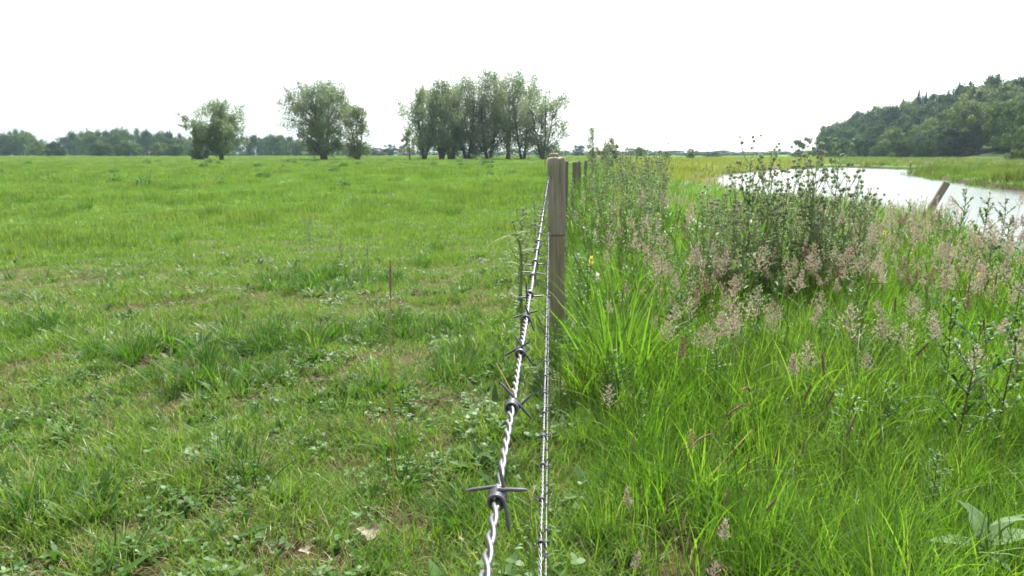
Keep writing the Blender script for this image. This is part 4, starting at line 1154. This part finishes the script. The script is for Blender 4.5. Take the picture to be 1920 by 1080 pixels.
weeds = [(1790, 880, 1, 1.15, 'dense bushy weed with dark red stem, front right in the long grass'), (1772, 790, 0, 1.0, 'tall weed with dark red stem right of the front seed heads'), (1862, 860, 0, 1.05, 'weed with dark red stem near the right edge'),
         (1416, 700, 0, .85, 'slim weed with dark stem in the middle of the long grass'), (1530, 720, 1, .7, 'small bushy weed below the pink seed heads'), (1338, 790, 2, .75, 'leafy green weed left of the drooping seed head'),
         (1275, 660, 2, 1.0, 'tall leafy green weed near the post on its right'), (1650, 860, 1, .6, 'low bushy weed left of the dense red stemmed weed'), (1140, 800, 2, .7, 'light green weed close to the wires on their right'),
         (1090, 590, 2, .95, 'leafy weed right behind the post foot'), (1070, 720, 2, .7, 'leafy weed in front of the post foot'), (1885, 690, 0, .95, 'red stemmed weed at the right border, half height'), (1700, 640, 2, .9, 'green weed among the pink seed heads on the right'),
         (1480, 620, 0, .8, 'slim dark stemmed weed below the thistle bush'), (1835, 600, 0, 1.1, 'tall dark stemmed weed right of centre near the river side'), (1600, 600, 2, .9, 'leafy weed below the right end of the thistle bush'),
         (1745, 985, 1, .5, 'short leafy weed in the front right corner grass'), (1048, 668, 2, .62, 'leafy weed hiding the foot of the big post'), (1062, 640, 1, .60, 'bushy weed before the right edge of the post foot'), (1020, 760, 2, .45, 'small weed right beneath the wires'), (1040, 640, 2, .6, 'small weed left of the post foot')]
for px, py, k, s, lab in weeds:
    b = onz(px, py); WEED[k].put((b.x, b.y, gz(b.x, b.y)), random.uniform(0, 6.28), s, lab, 'weed', 'leafy weeds in the long grass')
for i in range(44):
    y = random.uniform(5.5, 12); x = random.uniform(.34 * y, .74 * y)
    if river_sd([x], [y])[0] < .15: continue
    WEED[i % 3].put((x, y, gz(x, y)), random.uniform(0, 6.28), random.uniform(.9, 1.5), 'small leafy weed among pink seed heads, ' + ('under the thistle bush' if x < .42 * y else 'near the leaning post' if y > 8.5 else 'far right of the thistle bush'), 'weeds towards the river bank')

# ------------------------------------------------------------------ flowering grasses
def arc(h, lean, az, n=7, droop=1.6):
    t = np.linspace(0, 1, n); r = lean * h * t ** droop
    return np.stack([np.cos(az) * r, np.sin(az) * r, h * t * (1 - .12 * lean * t)], -1)
def make_fog(h, seed, open_=1.0, mat='pink', head=.10, lean=.12):
    """soft grass: thin stem, one or two blades and a feathery panicle"""
    rng = np.random.default_rng(seed); root = empty('flowering_grass'); st = MB()
    P = arc(h, lean, 0.3); P[0, 2] = -.02
    tube(st, P, np.linspace(.0013, .0008, 7), 4, cap=False)
    strips(st, P[2:4], .12, .005, [1, 4], .35, .9, S=4, tint=.3)
    st.build('stem', M['green_stem'], root)
    hd = MB(); tip = P[-1]; d = unit(P[-1] - P[-2]); up = d
    s1 = unit(np.cross(up, [0, 1, .1])); s2 = np.cross(up, s1); C = []; D = []
    tube(hd, [tip, tip + up * head], .0006, 3, cap=False)
    for k in range(30):
        f = k / 30; a = k * 2.4; L = head * .46 * open_ * (1.05 - f) * rng.uniform(.5, 1.2) + .004
        out = (math.cos(a) * s1 + math.sin(a) * s2) * .8 + up * .7
        b = tip + up * head * f; n = 5 + int(9 * (1 - f))
        t = rng.random((n, 1)) ** .6
        C.append(b + out * L * t + rng.normal(size=(n, 3)) * .0022); D.append(np.tile(out, (n, 1)) + rng.normal(size=(n, 3)) * .4 + up * .4)
    C = np.concatenate(C); leafcards(hd, C, np.concatenate(D), rng.uniform(.006, .011, len(C)), rng.uniform(.0028, .0048, len(C)), rng=rng)
    hd.build('seed_head', M[mat], root, smooth=False)
    return root
def make_spike(h, seed, mat='rust', head=.075, r=.0042, lean=.15, name='spiked_grass', stem='green_stem', kink=0.0, sr=.0014):
    rng = np.random.default_rng(seed); root = empty(name); st = MB()
    P = arc(h, lean, 0.3, 9, 2.2); P[0, 2] = -.02
    tube(st, P, np.linspace(sr, sr * .65, 9), 4, cap=False); st.build('stem', M[stem], root)
    hd = MB(); tip = P[-1]; d = unit(P[-1] - P[-2]); s1 = unit(np.cross(d, [0, 1, .1])); s2 = np.cross(d, s1)
    bend = np.array([math.cos(.3), math.sin(.3), 0]) * kink
    t = np.linspace(0, 1, 8)
    core = tip + d * head * t[:, None] + bend * head * (t ** 2)[:, None] - np.array([0, 0, 1]) * abs(kink) * head * .5 * (t ** 2)[:, None]
    tube(hd, core, r * .7 * (np.sin(np.pi * (t * .86 + .09)) ** .6), 7)
    n = 260; q = rng.random(n); i = np.minimum((q * 7).astype(int), 6); c = core[i] + (core[i + 1] - core[i]) * (q * 7 - i)[:, None]
    a = rng.uniform(0, 6.28, n); o = np.cos(a)[:, None] * s1 + np.sin(a)[:, None] * s2
    pr = r * (np.sin(np.pi * (q * .86 + .09)) ** .6)[:, None]
    leafcards(hd, c + o * pr * .75, d + o * .5, rng.uniform(.004, .007, n), .0016, rng=rng)
    hd.build('seed_head', M[mat], root, smooth=False)
    return root
FOG = [Kind(make_fog(.62, 111)), Kind(make_fog(.55, 112, 1.3, head=.12)), Kind(make_fog(.68, 113, .9, head=.11)), Kind(make_fog(.5, 114, .7, head=.08, lean=.25)), Kind(make_fog(.6, 115, .55, 'rust', .09)), Kind(make_fog(.66, 116, 1.4, head=.13, lean=.05))]
SPK = [Kind(make_spike(.42, 121, lean=.18, head=.06)), Kind(make_spike(.38, 122, head=.065, lean=.28, r=.0048)), Kind(make_spike(.46, 123, head=.06, lean=.08, r=.0038)), Kind(make_spike(.4, 124, head=.06, lean=.3, kink=.8))]
def put_head(kind, px, py, h, proto_h, lab, g, az, cat='grass stalk'):
    """stand a stalk so that its head reaches the given height at that spot"""
    a, b = ray(px, py); y = (CAMH - h) / b; x = a * y
    s = h / proto_h
    kind.put((x, y, gz(x, y)), az, s, lab, cat, g)
fg = 'single seed heads in the front grass'
front = [(0, 1242, 880, .33, 'reddish brown grass spike bent left, above the pale drooping head'), (1, 1320, 965, .30, 'reddish brown spike leaning right, at the bottom centre right'), (2, 1228, 965, .34, 'upright dark reddish spike left of the leaning pair'), (1, 1375, 950, .30, 'second reddish brown spike leaning right'),
         (2, 1175, 990, .30, 'upright rusty spike above the bottom edge'), (2, 1435, 880, .34, 'short upright dark spike in the middle front grass'), (0, 1487, 868, .34, 'dark red spike right of the middle front grass'), (1, 1545, 830, .36, 'rusty spike leaning right in the centre of the long grass'),
         (3, 1300, 790, .45, 'pinkish brown head drooping to the right like a hook'), (3, 1240, 850, .40, 'second hooked brown head, lower left'), (2, 1385, 890, .34, 'thin dark spike between the leaning spikes and the short one'), (0, 1470, 745, .42, 'brown spike pointing right beneath the bushy weed'),
         (0, 800, 1010, .12, 'short reddish spike lying low in the pasture at the bottom'), (3, 790, 845, .12, 'small red spike bent over in the pasture'), (3, 575, 870, .1, 'red spike lying in the pasture left of the brown stalk'), (0, 1305, 1010, .3, 'rusty spike just over the bottom edge right of the wires')]
ph = [.42, .38, .46, .40]
for i, (k, px, py, h, lab) in enumerate(front):
    put_head(SPK[k], px, py, h, ph[k], lab, fg, random.uniform(-.8, .6) if k != 3 else random.uniform(-.3, .3))
pale = Kind(make_fog(.5, 131, .75, 'foxtail', .07, .05))
put_head(pale, 1281, 850, .42, .5, 'pale cream seed head over a brown sheath in the front grass', fg, 0)
TIM = Kind(make_spike(.45, 132, 'foxtail', .06, .0045, .18))
put_head(TIM, 1142, 850, .40, .45, 'greenish cream foxtail spike right of the wires', fg, .2)
put_head(TIM, 1012, 850, .42, .45, 'cream foxtail bent against the middle wire', fg, 2.4)
put_head(TIM, 1030, 745, .46, .45, 'small foxtail just right of the wires', fg, 1.2)
PK = [(1300, 1055, 'pink feathery head at the very bottom, right of the wires'), (1345, 1015, 'small pink head above the bottom feathery one'), (1452, 1068, 'pinkish brown head on the bottom edge'), (1148, 1062, 'pale small head at the bottom left of the long grass'), (1137, 728, 'airy pink head on a leafy stem close right of the wires'),
      (1302, 633, 'rounded pale pink head standing clear in the grass'), (1212, 955, 'small pale pink head over an upright sheath'), (765, 783, 'pink feathery head low in the pasture near the brown stalk'), (830, 735, 'straw coloured head in the pasture left of the wire')]
for i, (px, py, lab) in enumerate(PK):
    put_head(FOG[(0, 3, 0, 3, 1, 5, 3, 3, 3)[i]], px, py, (.36, .36, .33, .30, .45, .52, .36, .15, .15)[i], (.62, .5, .62, .5, .55, .66, .5, .5, .5)[i] * 1.1, lab, fg, random.uniform(0, 6.28))
# the many heads in the long grass
heads = []
tries = 0
while len(heads) < 270 and tries < 9000:
    tries += 1
    y = 2.1 + 5.0 * random.random() ** 1.05; x = random.uniform(float(fence_x(y)) + .35, .74 * y + .3)
    if river_sd([x], [y])[0] < .2: continue
    dens = float(sstep(.25, .6, fbm(np.array([x * 1.3]), np.array([y * 1.3]), 71))[0]) * (.4 + .6 * min(1, (y - 2.0) / 1.6)) * (.6 + .4 * min(1, (x / y) / .45))
    if random.random() < dens * 1.3: heads.append((x, y))
for i, (x, y) in enumerate(heads):
    if i % 5 == 4:
        SPK[i % 4].put((x, y, gz(x, y)), random.uniform(0, 6.28), random.uniform(.95, 1.25), 'rusty brown grass spike rising among the pink seed heads', 'grass stalk', 'rusty spikes in the long grass')
    else:
        FOG[i % 6].put((x, y, gz(x, y)), random.uniform(0, 6.28), random.uniform(.78, 1.12) * (1.08 if y > 5 else .93), 'pinkish feathery grass head in the long grass between fence and river', 'grass stalk', 'pink seed heads in the long grass')
# low leafy herbs between the blades, nobody could count them
herb_v = []
for k in range(4):
    mb = MB(); n = 130; b, a = disc(n, .05); z = U(.02, .34, n) ** 1.0; b[:, 0] *= .5 + z; b[:, 1] *= .5 + z; b[:, 2] = z * .9
    strips(mb, b, U(.010, .026, n), U(.004, .009, n), a + U(-1, 1, n), U(.5, 1.4, n), U(-.1, .9, n), S=3, prof='ovate', fold=.3)
    for j in range(5): tube(mb, [(0, 0, -.02), (U(-.03, .03, 1)[0], U(-.03, .03, 1)[0], .16), (U(-.05, .05, 1)[0], U(-.05, .05, 1)[0], .31)], .0014, 4, 1, .5, False)
    herb_v.append(mb.build('clump', [M['weed'], M['green_stem']], link=False))
sets = []
for (y0, y1, d) in ((1.4, 3.2, 2), (3.2, 6, 8), (6, 12, 6)):
    x, y = frustum_pts(y0, y1, d); fx = fence_x(y); k = (x > fx - .1) & (x < 9) & ((fbm(x * 1.6, y * 1.6, 83) > .5) | (np.abs(x - fx - .5) < .7)); x, y = x[k], y[k]
    k = river_sd(x, y) > .1; x, y = x[k], y[k]; n = len(x)
    sets.append(collect(x, y, RNG.integers(0, 4, n), U(.8, 1.5, n), .2, sz=U(.9, 1.5, n)))
scatter_sets('verge_herbs', herb_v, sets, 'small leafed green herbs mixed into the long grass of the verge')
sets = []
x, y = frustum_pts(3.5, 24, 5.5); fx = fence_x(y); k = (x > fx + .03) & (x < fx + 1.1) & ((y > 5.2) | (x > fx + .1)); x, y = x[k], y[k]; n = len(x)
k = RNG.random(n) < np.where(y < 5.2, .8, 1); x, y = x[k], y[k]; n = len(x)
sets.append(collect(x, y, RNG.integers(0, 4, n), U(1.2, 2.2, n), .15, sz=U(1.0, 1.5, n)))
scatter_sets('fence_line_herbs', herb_v, sets, 'taller herbs grown up along the fence line behind the big post')
# the rest, farther off, as one
fog_c = []
for k in range(4):
    mb = MB(); n = 9; b, a = disc(n, .28); h = U(.34, .62, n)
    for j in range(n):
        tip = b[j] + np.array([math.cos(a[j]) * .06, math.sin(a[j]) * .06, h[j]]); tube(mb, [b[j], (b[j] + tip) / 2, tip], .0014, 3, 0, .5, False)
        m_ = 46; t = RNG.random((m_, 1)); c = tip + np.array([0, 0, .12]) * (t - .3) + RNG.normal(size=(m_, 3)) * np.array([.017, .017, .006]) * (1.2 - t)
        leafcards(mb, c, RNG.normal(size=(m_, 3)) * .6 + [0, 0, 1], .016, .0075, 1)
    fog_c.append(mb.build('clump', [M['green_stem'], M['pink']], link=False))
sets = []
for (y0, y1, d) in ((4.4, 8, 3.2), (8, 15, 4.0), (15, 26, 1.2)):
    x, y = frustum_pts(y0, y1, d, 1.5); k = (x > fence_x(y) + .4) & (x < 10); x, y = x[k], y[k]
    k = (river_sd(x, y) > .1) & ((fbm(x * .8, y * .8, 77) > .5) | ((x - fence_x(y) < 1.3) & (RNG.random(len(x)) < .4))); x, y = x[k], y[k]; n = len(x)
    sets.append(collect(x, y, RNG.integers(0, 4, n), U(.85, 1.15, n), .1))
scatter_sets('distant_seed_heads', fog_c, sets, 'pinkish haze of seed heads along the far part of the verge')

# tall brown spike and the bent straw in the pasture
tall = make_spike(.815, 141, 'brown_spike', .115, .0055, .012, 'tall_grass_spike', 'straw', sr=.0026)
b = at(724, 487, 2.2); tall.location = (b.x, b.y, b.z - .93); tag(tall, 'tall single grass stalk with a brown spike and yellow stem, alone in the pasture', 'grass stalk')
def straw_stalk(p0, p1, r, lab, mat='straw', sag=0.0, name='dry_stalk'):
    mb = MB(); p0, p1 = Vector(p0), Vector(p1); P = [p0.lerp(p1, t) + Vector((0, 0, sag * math.sin(math.pi * t))) for t in np.linspace(0, 1, 8)]
    o = mb; P = [p - p0 for p in P]; tube(mb, P, np.linspace(r, r * .6, 8), 5); ob = mb.build(name, M[mat]); ob.location = p0; tag(ob, lab, 'stalk', 'loose dry stalks'); return ob
straw_stalk(at(1320, 905, 2.35), at(1410, 806, 2.5), .0028, 'orange straw stalk slanting up to the right in the front grass')
straw_stalk(at(965, 745, 2.5), at(930, 680, 2.6), .0024, 'orange straw behind the wire, slanting up to the left')
straw_stalk(at(1015, 1090, 1.2), at(1003, 960, 1.32), .0012, 'thin pale green stalk climbing along the middle wire', 'green_stem')
ds = make_spike(.85, 143, 'foxtail', .08, .004, .35, 'bent_grass_stalk', 'straw', kink=.3); b = onz(905, 505); ds.location = (b.x + .3, b.y, 0); ds.rotation_euler = (0, 0, math.pi * .97); tag(ds, 'pale grass stalk bending left over the pasture', 'grass stalk')
# two pale stalks left of the post top
ds = make_spike(1.14, 144, 'brown_spike', .13, .0045, .01, 'tall_grass_spike', 'straw'); q = at(1019, 300, 5.5); ds.location = (q.x, q.y, 0); tag(ds, 'tall thin straw coloured stalk just left of the post top', 'grass stalk')

root = empty('nodding_thistle'); st = MB(); lf = MB()
P = [(0, 0, -.02), (.006, 0, .15), (-.002, 0, .32), (.004, 0, .48), (-.004, 0, .60), (-.03, 0, .665), (-.06, 0, .66)]
tube(st, P, [.010, .009, .009, .007, .007, .008, .004], 8); st.build('stem', M['thistle'], root)
for q in range(46):
    t = random.uniform(.04, .64); a = random.uniform(0, 6.28); spiky_leaf(lf, np.array([0, 0, t]), (math.cos(a), math.sin(a), random.uniform(.1, .7)), random.uniform(.05, .13), .02)
spiky_leaf(lf, np.array([-.03, 0, .66]), (-1, .1, -.1), .17, .022); spiky_leaf(lf, np.array([-.03, 0, .66]), (.8, -.2, .5), .10, .02)
lf.build('foliage', M['thistle'], root, smooth=False)
q = at(977, 440, 3.9); root.location = (q.x, q.y, q.z - .66); tag(root, 'thick dark stalk with nodding top just left of the middle of the barbed wire', 'thistle')
# yellow flower, pale petals, broad leaves, dead leaves
def make_flower(h, mat, r, lab, px, py, hgt, name='yellow_flower'):
    root = empty(name); st = MB(); P = arc(h, .05, 1.0); tube(st, P, .0016, 5); st.build('stem', M['green_stem'], root)
    fl = MB(); n = 22
    strips(fl, np.tile(P[-1], (n, 1)) - RNG.uniform(0, 1, (n, 1)) * np.array([0, 0, .05]), U(.6, 1, n) * r, r * .5, U(0, 6.28, n), U(.2, 1.1, n), U(0, .5, n), S=3, prof='ovate')
    fl.build('blossom', M[mat], root)
    a, b = ray(px, py); y = (CAMH - hgt) / b; root.location = (a * y, y, gz(a * y, y)); s = hgt / h; root.scale = (s, s, s); tag(root, lab, 'flower'); return root
make_flower(.55, 'yellow', .03, 'pale yellow flower head right of the post', 1104, 485, .60)
make_flower(.45, 'white_petal', .022, 'small pale petal flower below the yellow one', 1117, 512, .52, 'pale_flower')
make_flower(.5, 'yellow', .03, 'lime yellow flower head among the pink seed heads on the right', 1838, 515, .52)
make_flower(.5, 'yellow', .025, 'lime yellow flower head under the right end of the thistle bush', 1658, 430, .62)
def broad_plant(px, py, lab):
    root = empty('broad_leaved_plant'); b = onz(px, py); root.location = (b.x, b.y, gz(b.x, b.y)); st = MB(); tube(st, [(0, 0, -.02), (.005, 0, .12), (.0, .01, .26)], [.005, .004, .002], 6); st.build('stem', M['downy'], root)
    for k, (az, L, ln, z) in enumerate([(.2, .17, 1.2, .16), (3.0, .16, 1.25, .15), (1.4, .15, .9, .16), (4.6, .12, 1.2, .14), (-.25, .13, .45, .17), (2.2, .11, .7, .2), (5.6, .10, .8, .22)]):
        lf = MB(); strips(lf, [(0, 0, z)], L, L * .36, az, ln, .55, S=8, prof='ovate', fold=.28, tint=.3 + .1 * k); lf.build('leaf', M['downy'], root)
    tag(root, lab, 'plant'); return root
broad_plant(1836, 1130, 'grey green plant with broad downy leaves in the bottom right corner')
m, nt, out = new_mat('dead_leaf'); p = nt.nodes.new('ShaderNodeBsdfPrincipled'); geo = nt.nodes.new('ShaderNodeNewGeometry')
nt.links.new(ramp(nt, [(.3, (.16, .125, .09)), (.7, (.30, .26, .20))], noise(nt, 60, 4, geo.outputs['Position'])), p.inputs['Base Color']); p.inputs['Roughness'].default_value = .8
nt.links.new(p.outputs[0], out.inputs['Surface']); M['dead'] = m
def dead_leaf(px, py, s, rz, lab, z=.045):
    b = onz(px, py, z); mb = MB(); n = 18; a = np.linspace(0, 2 * np.pi, n, endpoint=False); r = s * (1 + .25 * np.sin(3 * a) + .14 * np.sin(7 * a + 1)); V = []
    for f in (0, .5, 1): V.append(np.stack([np.cos(a) * r * f * 1.25, np.sin(a) * r * f, .18 * s * np.sin(a * 2) * f + .25 * s * f * f], -1))
    V = np.concatenate(V); F_ = []
    for i in (1,):
        for j in range(n): F_.append((i * n + j, i * n + (j + 1) % n, 2 * n + (j + 1) % n, 2 * n + j))
    F3 = [(0, n + j, n + (j + 1) % n) for j in range(n)]
    mb.add(V, F_); mb.add(V, F3); o = mb.build('dead_leaf', M['dead']); o.location = b; o.rotation_euler = (R(30), R(8), rz); tag(o, lab, 'leaf', 'dead leaves'); return o
dead_leaf(692, 998, .026, .3, 'pale crumpled dead leaf lying in the pasture at the bottom')
dead_leaf(572, 1032, .014, 1.0, 'small brown dead leaf left of the pale crumpled one')
dead_leaf(865, 1010, .012, 2.0, 'tiny tan dead leaf left of the lower wires')

# dark tufts of ungrazed grass in the pasture
TUFT = []
for k in range(3):
    t = clump_tuft(120, .09, (.12, .26)); t.name = 'grass_tuft'; COL.objects.link(t); TUFT.append(Kind(t))
tufts = [(385, 720, 1.15, 'large dark green tuft in the middle left of the pasture'), (850, 985, .7, 'bright tuft at the bottom right of the pasture'), (620, 520, 1.1, 'wide tuft in the pasture behind the tall brown spike, left side'), (790, 500, 1.0, 'dark tuft in the pasture behind the tall brown spike, right side'),
         (500, 660, 1.0, 'dark tuft right of and behind the large dark one'), (90, 930, .7, 'tuft in the lower left corner of the pasture'), (820, 470, .9, 'low dark tuft in front of the wire, farther back'), (60, 630, 1.0, 'tuft at the left edge of the pasture, halfway up'),
         (250, 680, .9, 'tuft left of the large dark one'), (700, 640, .8, 'tuft left of the yellow stem of the brown spike'), (880, 590, .8, 'tuft left of the middle barbs of the wire'), (930, 850, .5, 'little tuft left of the second nearest barb'), (640, 780, .7, 'tuft in the centre of the near pasture'),
         (330, 455, 1.0, 'lush tuft in the pasture in the middle distance'), (850, 405, 1.4, 'bright wide tuft left of the post, farther off'), (160, 395, 1.4, 'dark weedy tuft far left in the pasture'), (45, 385, 1.6, 'dark weedy tuft at the far left edge'), (285, 380, 1.5, 'dark tuft beyond the middle of the pasture'), (395, 405, 1.5, 'low dark tuft patch in the pasture below the leftmost willow')]
for i, (px, py, s, lab) in enumerate(tufts):
    b = onz(px, py); TUFT[i % 3].put((b.x, b.y, gz(b.x, b.y)), random.uniform(0, 6.28), s, lab, 'grass tuft', 'ungrazed tufts in the pasture')
DOCK = []
for k in range(2):
    mb = MB(); n = 420; b, a = disc(n, .22); b[:, 2] = U(0, .32, n) * (1 - np.hypot(b[:, 0], b[:, 1]) * 3.2); strips(mb, b, U(.04, .10, n), U(.012, .03, n), a + U(-1, 1, n), U(.2, 1.2, n), U(.1, .9, n), S=3, prof='ovate', fold=.2)
    DOCK.append(Kind(mb.build('weed_clump', M['weed'])))
for i in range(46):
    y = random.uniform(26, 110); x = random.uniform(-.72 * y, .0 * y)
    DOCK[i % 2].put((x, y, gz(x, y)), random.uniform(0, 6.28), random.uniform(.6, 1.3) * (1 + y / 90), 'dark weed clump in the far pasture, ' + ('at the far left' if x / y < -.5 else 'below the leftmost lone willow' if x / y < -.33 else 'below the broad lone willow' if x / y < -.2 else 'below the grove') + (', near' if y < 40 else ', far off'), 'weed clump', 'dark weed clumps in the far pasture')

# ------------------------------------------------------------------ haze
mb = MB()
x0, x1, y0, y1, z0, z1 = -2300, 2300, -260, 2500, -3, 60
mb.add([(x0, y0, z0), (x1, y0, z0), (x1, y1, z0), (x0, y1, z0), (x0, y0, z1), (x1, y0, z1), (x1, y1, z1), (x0, y1, z1)],
       [(0, 3, 2, 1), (4, 5, 6, 7), (0, 1, 5, 4), (1, 2, 6, 5), (2, 3, 7, 6), (3, 0, 4, 7)])
m, nt, out = new_mat('haze_air'); pv = nt.nodes.new('ShaderNodeVolumePrincipled')
pv.inputs['Color'].default_value = (.62, .80, 1.0, 1); pv.inputs['Density'].default_value = .00016; pv.inputs['Anisotropy'].default_value = .3
nt.links.new(pv.outputs[0], out.inputs['Volume'])
hz = mb.build('haze', m, smooth=False); tag(hz, kind='stuff')
